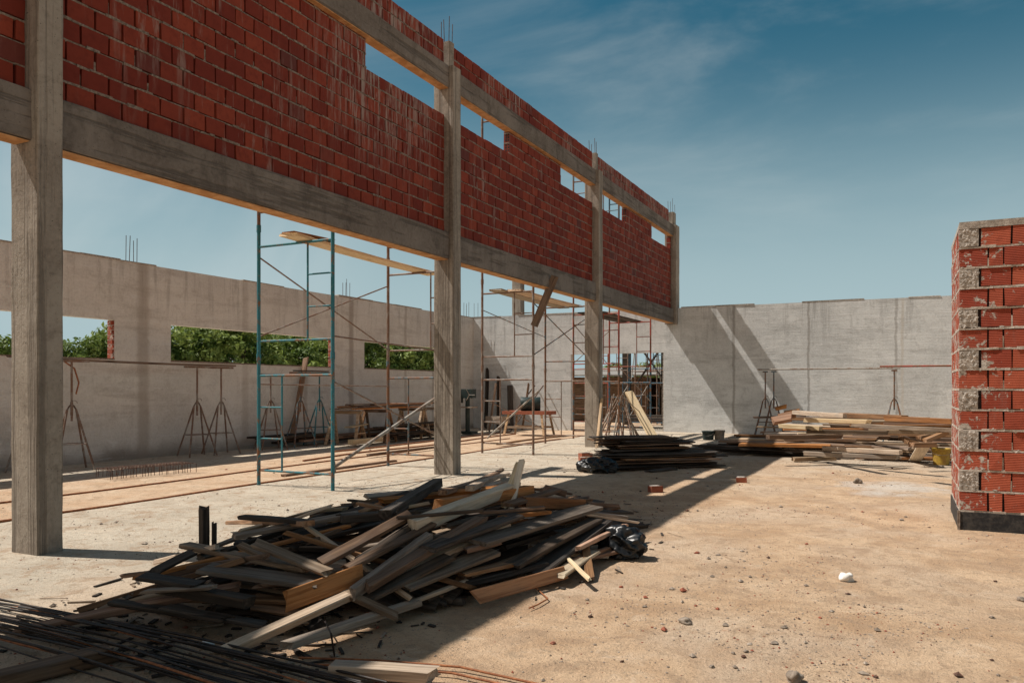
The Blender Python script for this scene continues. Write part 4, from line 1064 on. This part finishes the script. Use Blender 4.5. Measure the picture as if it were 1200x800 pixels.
# gravel
def gravel():
    vs = []; fs = []; cs = []; mi = []
    base = [(1, 0, 0), (0, 1, 0), (-1, 0, 0), (0, -1, 0), (0, 0, 1), (0, 0, -1)]
    tri = [(0, 1, 4), (1, 2, 4), (2, 3, 4), (3, 0, 4), (1, 0, 5), (2, 1, 5), (3, 2, 5), (0, 3, 5)]
    G = random.Random(5)
    for i in range(42000):
        t = 3.3 + 16 * G.random() ** 1.8; r = G.uniform(-.7, .7)
        p = FW * t + RT * r * t
        if p.x < -13.8 or p.y > 24.8 or (p.x < -8.3 and G.random() < .7): continue
        dens = noise.noise(Vector((p.x * .7, p.y * .7, 2)))
        if dens < .08 and G.random() < .82: continue
        s = .0022 + .007 * G.random() ** 5 + .0005 * t * .5 * G.random()
        if G.random() < .012: s = G.uniform(.014, .028)
        a = G.uniform(0, 6.3); ca, sa = math.cos(a), math.sin(a); sx, sy, sz = s * G.uniform(.7, 1.5), s * G.uniform(.7, 1.2), s * G.uniform(.4, .8)
        z = gz(p.x, p.y) + sz * .5; b = len(vs)
        for x, y, zz in base:
            x *= sx * G.uniform(.8, 1.2); y *= sy * G.uniform(.8, 1.2)
            vs.append((p.x + x * ca - y * sa, p.y + x * sa + y * ca, z + zz * sz))
        k = G.random(); m_ = 0 if k < .55 else 1 if k < .72 else 2 if k < .9 else 3
        for f in tri: fs.append(tuple(b + q for q in f)); mi.append(m_)
    me = bpy.data.meshes.new('gravel'); me.from_pydata(vs, [], fs)
    for m in (M['stone'], M['redbrick'], M['grime'], M['rebar']): me.materials.append(m)
    me.polygons.foreach_set('material_index', mi)
    o = bpy.data.objects.new('gravel', me); col.objects.link(o); tag(o, 'scattered pebbles and brick crumbs on the sand', 'gravel', kind='stuff')
gravel()
GK = 'larger pebbles scattered on the sand'
for i in range(34):
    px, py = R.uniform(640, 1190), R.uniform(575, 795)
    p = W(px, py, 0)
    if p.x > PX0 - .2 and p.y > PY0 - .2: continue
    lump(px, py, R.uniform(.007, .015), M[R.choice(['stone', 'redbrick', 'stone', 'rebar'])], 'small pebble lying loose on the open sand', .6, 'pebble', GK)

# ------------------------------------------------------------------ trees
def crown_mesh(seed, n=7500, rx=2.2, h=4.4):
    G = random.Random(seed); clumps = []
    for i in range(60):
        a = G.uniform(0, 2 * PI); u = G.random(); z = .5 + (h - .7) * G.random()
        rr = rx * math.sqrt(u) * (1 - .55 * max(0, (z / h - .45) / .55) ** 1.5)
        clumps.append((Vector((rr * math.cos(a), rr * math.sin(a), z)), G.uniform(.22, .6)))
    mb_v, mb_f, cs = [], [], []; ct = {id(q[0]): G.random() for q in clumps}
    for i in range(n):
        c, r = G.choice(clumps)
        d = Vector((G.gauss(0, 1), G.gauss(0, 1), G.gauss(0, 1))).normalized() * r * (.55 + .5 * G.random()); p = c + d
        nrm = (d.normalized() + Vector((G.gauss(0, .5), G.gauss(0, .5), G.gauss(0, .5) + .3))).normalized()
        q = nrm.to_track_quat('Z', 'Y') @ Quaternion((0, 0, 1), G.uniform(0, 6.3)); s = G.uniform(.05, .11)
        b = len(mb_v)
        for x, y, z in ((-s * 1.5, 0, 0), (0, -s * .7, s * .25), (s * 1.5, 0, 0), (0, s * .7, s * .25)): mb_v.append(p + q @ Vector((x, y, z)))
        mb_f.append((b, b + 1, b + 2, b + 3)); cs.append(min(1, max(0, ct[id(c)] + G.uniform(-.2, .2))))
    me = bpy.data.meshes.new('crown'); me.from_pydata([tuple(v) for v in mb_v], [], mb_f); me.materials.append(M['leaf'])
    at = me.attributes.new('tint', 'FLOAT', 'FACE'); at.data.foreach_set('value', cs); return me
def trunk_mesh(seed):
    G = random.Random(seed); mb = MB(); pts = [Vector((0, 0, -.1))]
    for k in range(4): pts.append(pts[-1] + Vector((G.uniform(-.08, .08), G.uniform(-.08, .08), .8)))
    for k in range(4): mb.tube(pts[k], pts[k + 1], .11 - .02 * k, 8, r2=.09 - .02 * k)
    for i in range(9):
        a = G.uniform(0, 6.3); s = pts[1 + i % 3]; e_ = s + Vector((math.cos(a) * 1.3, math.sin(a) * 1.3, G.uniform(.4, 1.1))); mb.tube(s, e_, .045, 6, r2=.015)
    return mb.mesh('trunk', M['bark'])
CM = [crown_mesh(s) for s in (1, 2, 3)]; TM = [trunk_mesh(s) for s in (1, 2)]
TR = random.Random(3)
def tree(x, y, s, i, label, grp):
    e = empty('tree', (x, y, -.02), label, 'tree', grp, TR.uniform(0, 6.3)); e.scale = (s * 1.1, s * 1.1, s)
    for nm, me in (('crown', CM[i % 3]), ('trunk', TM[i % 2])):
        o = bpy.data.objects.new(nm, me); col.objects.link(o); o.parent = e
k = 0
for y in [9.5 + i * 3.1 for i in range(16)]:
    s = TR.uniform(.86, 1.06) * (.86 if y < 25 else 1.12)
    tree(-29 + TR.uniform(-1, 1), y, s, k, 'leafy green tree in the front row beyond the left wall', 'front row of trees beyond the left wall'); k += 1
for y in [14 + i * 3.6 for i in range(14)]:
    tree(-34 + TR.uniform(-1, 1), y, TR.uniform(.85, 1.05) * (.85 if y < 26 else 1.2), k, 'leafy green tree in the rear row beyond the left wall', 'rear row of trees beyond the left wall'); k += 1
for x in (-27, -23, -19, -15.5, -12, -8):
    tree(x, 76 + TR.uniform(-3, 3), TR.uniform(.85, 1.05), k, 'distant green tree beyond the shed, seen through the doorway', 'distant trees beyond the doorway'); k += 1

# ------------------------------------------------------------------ light, sky, camera
SUN = Vector((1, .29, -1.58)).normalized()
l = bpy.data.lights.new('sun', 'SUN'); l.energy = 5.0; l.angle = math.radians(.5); l.color = (1, .935, .85)
lo = bpy.data.objects.new('sun', l); col.objects.link(lo); lo.rotation_euler = SUN.to_track_quat('-Z', 'Y').to_euler(); lo.location = (-10, 0, 20)
w = bpy.data.worlds.new('World'); scn.world = w; w.use_nodes = True; nt = w.node_tree; nt.nodes.clear()
def wn(t, **k):
    n = nt.nodes.new(t)
    for a, b in k.items(): setattr(n, a, b)
    return n
out = wn('ShaderNodeOutputWorld'); bg = wn('ShaderNodeBackground'); sky = wn('ShaderNodeTexSky', sky_type='NISHITA')
sky.sun_disc = False; sky.sun_elevation = math.asin(-SUN.z); sky.sun_rotation = math.atan2(-SUN.x, -SUN.y) % (2 * PI)
sky.air_density = 1.0; sky.dust_density = 1.2; sky.ozone_density = 1.5
hs = wn('ShaderNodeHueSaturation'); hs.inputs['Saturation'].default_value = 1.4; hs.inputs['Hue'].default_value = .463; hs.inputs['Value'].default_value = .8
nt.links.new(sky.outputs[0], hs.inputs['Color'])
tc = wn('ShaderNodeTexCoord'); mp = wn('ShaderNodeMapping'); mp.inputs['Scale'].default_value = (1.3, 1.3, 4.5); mp.inputs['Rotation'].default_value = (.35, .2, .5); mp.inputs['Location'].default_value = (2.3, .7, .4)
nt.links.new(tc.outputs['Generated'], mp.inputs[0])
n1 = wn('ShaderNodeTexNoise'); n1.inputs['Scale'].default_value = 1.7; n1.inputs['Detail'].default_value = 8; n1.inputs['Roughness'].default_value = .58; n1.inputs['Distortion'].default_value = .4
nt.links.new(mp.outputs[0], n1.inputs['Vector'])
n2 = wn('ShaderNodeTexNoise'); n2.inputs['Scale'].default_value = 1.1; n2.inputs['Detail'].default_value = 3; nt.links.new(tc.outputs['Generated'], n2.inputs['Vector'])
r1 = wn('ShaderNodeMapRange'); r1.interpolation_type = 'SMOOTHSTEP'; r1.inputs[1].default_value = .46; r1.inputs[2].default_value = .82; nt.links.new(n1.outputs['Fac'], r1.inputs[0])
r2 = wn('ShaderNodeMapRange'); r2.inputs[1].default_value = .42; r2.inputs[2].default_value = .62; r2.inputs[3].default_value = .12; r2.inputs[4].default_value = .5; nt.links.new(n2.outputs['Fac'], r2.inputs[0])
mu = wn('ShaderNodeMath', operation='MULTIPLY'); nt.links.new(r1.outputs[0], mu.inputs[0]); nt.links.new(r2.outputs[0], mu.inputs[1])
mx = wn('ShaderNodeMix', data_type='RGBA'); nt.links.new(mu.outputs[0], mx.inputs[0]); nt.links.new(hs.outputs[0], mx.inputs[6]); mx.inputs[7].default_value = (6.5, 7.2, 7.4, 1)
dt = wn('ShaderNodeVectorMath', operation='DOT_PRODUCT'); nt.links.new(tc.outputs['Generated'], dt.inputs[0]); dt.inputs[1].default_value = (-.735, .62, .27)
cm = wn('ShaderNodeMapRange'); cm.interpolation_type = 'SMOOTHSTEP'; nt.links.new(dt.outputs['Value'], cm.inputs[0]); cm.inputs[1].default_value = .955; cm.inputs[2].default_value = 1.0
mp2 = wn('ShaderNodeMapping'); mp2.inputs['Rotation'].default_value = (.1, .5, .2); mp2.inputs['Scale'].default_value = (5, 5, 4); nt.links.new(tc.outputs['Generated'], mp2.inputs[0])
n3 = wn('ShaderNodeTexNoise'); n3.inputs['Scale'].default_value = 1; n3.inputs['Detail'].default_value = 7; n3.inputs['Distortion'].default_value = .5; nt.links.new(mp2.outputs[0], n3.inputs['Vector'])
r3 = wn('ShaderNodeMapRange'); r3.interpolation_type = 'SMOOTHSTEP'; nt.links.new(n3.outputs['Fac'], r3.inputs[0]); r3.inputs[1].default_value = .34; r3.inputs[2].default_value = .78; r3.inputs[4].default_value = .42
m3 = wn('ShaderNodeMath', operation='MULTIPLY'); nt.links.new(r3.outputs[0], m3.inputs[0]); nt.links.new(cm.outputs[0], m3.inputs[1])
sp = wn('ShaderNodeSeparateXYZ'); nt.links.new(tc.outputs['Generated'], sp.inputs[0])
hz = wn('ShaderNodeMapRange'); hz.interpolation_type = 'SMOOTHERSTEP'; nt.links.new(sp.outputs[2], hz.inputs[0]); hz.inputs[1].default_value = .0; hz.inputs[2].default_value = .46; hz.inputs[3].default_value = .95; hz.inputs[4].default_value = 0
mh = wn('ShaderNodeMix', data_type='RGBA'); nt.links.new(hz.outputs[0], mh.inputs[0]); nt.links.new(mx.outputs[2], mh.inputs[6]); mh.inputs[7].default_value = (6.0, 7.9, 8.4, 1)
bk = wn('ShaderNodeMapRange'); bk.interpolation_type = 'SMOOTHSTEP'; nt.links.new(sp.outputs[1], bk.inputs[0]); bk.inputs[1].default_value = .1; bk.inputs[2].default_value = -.8; bk.inputs[3].default_value = 0; bk.inputs[4].default_value = .6  # unseen warm cloud cover added behind the camera to neutralise blue fill light
mk = wn('ShaderNodeMix', data_type='RGBA'); nt.links.new(bk.outputs[0], mk.inputs[0]); nt.links.new(mh.outputs[2], mk.inputs[6]); mk.inputs[7].default_value = (6.2, 5.2, 4.2, 1)
ml = wn('ShaderNodeMix', data_type='RGBA'); nt.links.new(m3.outputs[0], ml.inputs[0]); nt.links.new(mk.outputs[2], ml.inputs[6]); ml.inputs[7].default_value = (9.5, 10.3, 10.3, 1)
nt.links.new(ml.outputs[2], bg.inputs[0]); bg.inputs[1].default_value = .06; nt.links.new(bg.outputs[0], out.inputs[0])

cam = bpy.data.cameras.new('camera'); co = bpy.data.objects.new('camera', cam); col.objects.link(co); scn.camera = co
co.location = CAM; co.rotation_euler = (PI / 2, 0, YAW); cam.sensor_width = 36; cam.sensor_fit = 'HORIZONTAL'; cam.lens = 36 * FPX / 1200
cam.shift_y = 55 / 1200; cam.clip_end = 3000; cam.clip_start = .05
scn.view_settings.view_transform = 'Standard'; scn.view_settings.look = 'None'; scn.view_settings.exposure = .2; scn.view_settings.gamma = 1
scn.render.engine = 'CYCLES'; scn.cycles.use_denoising = True; scn.cycles.max_bounces = 6
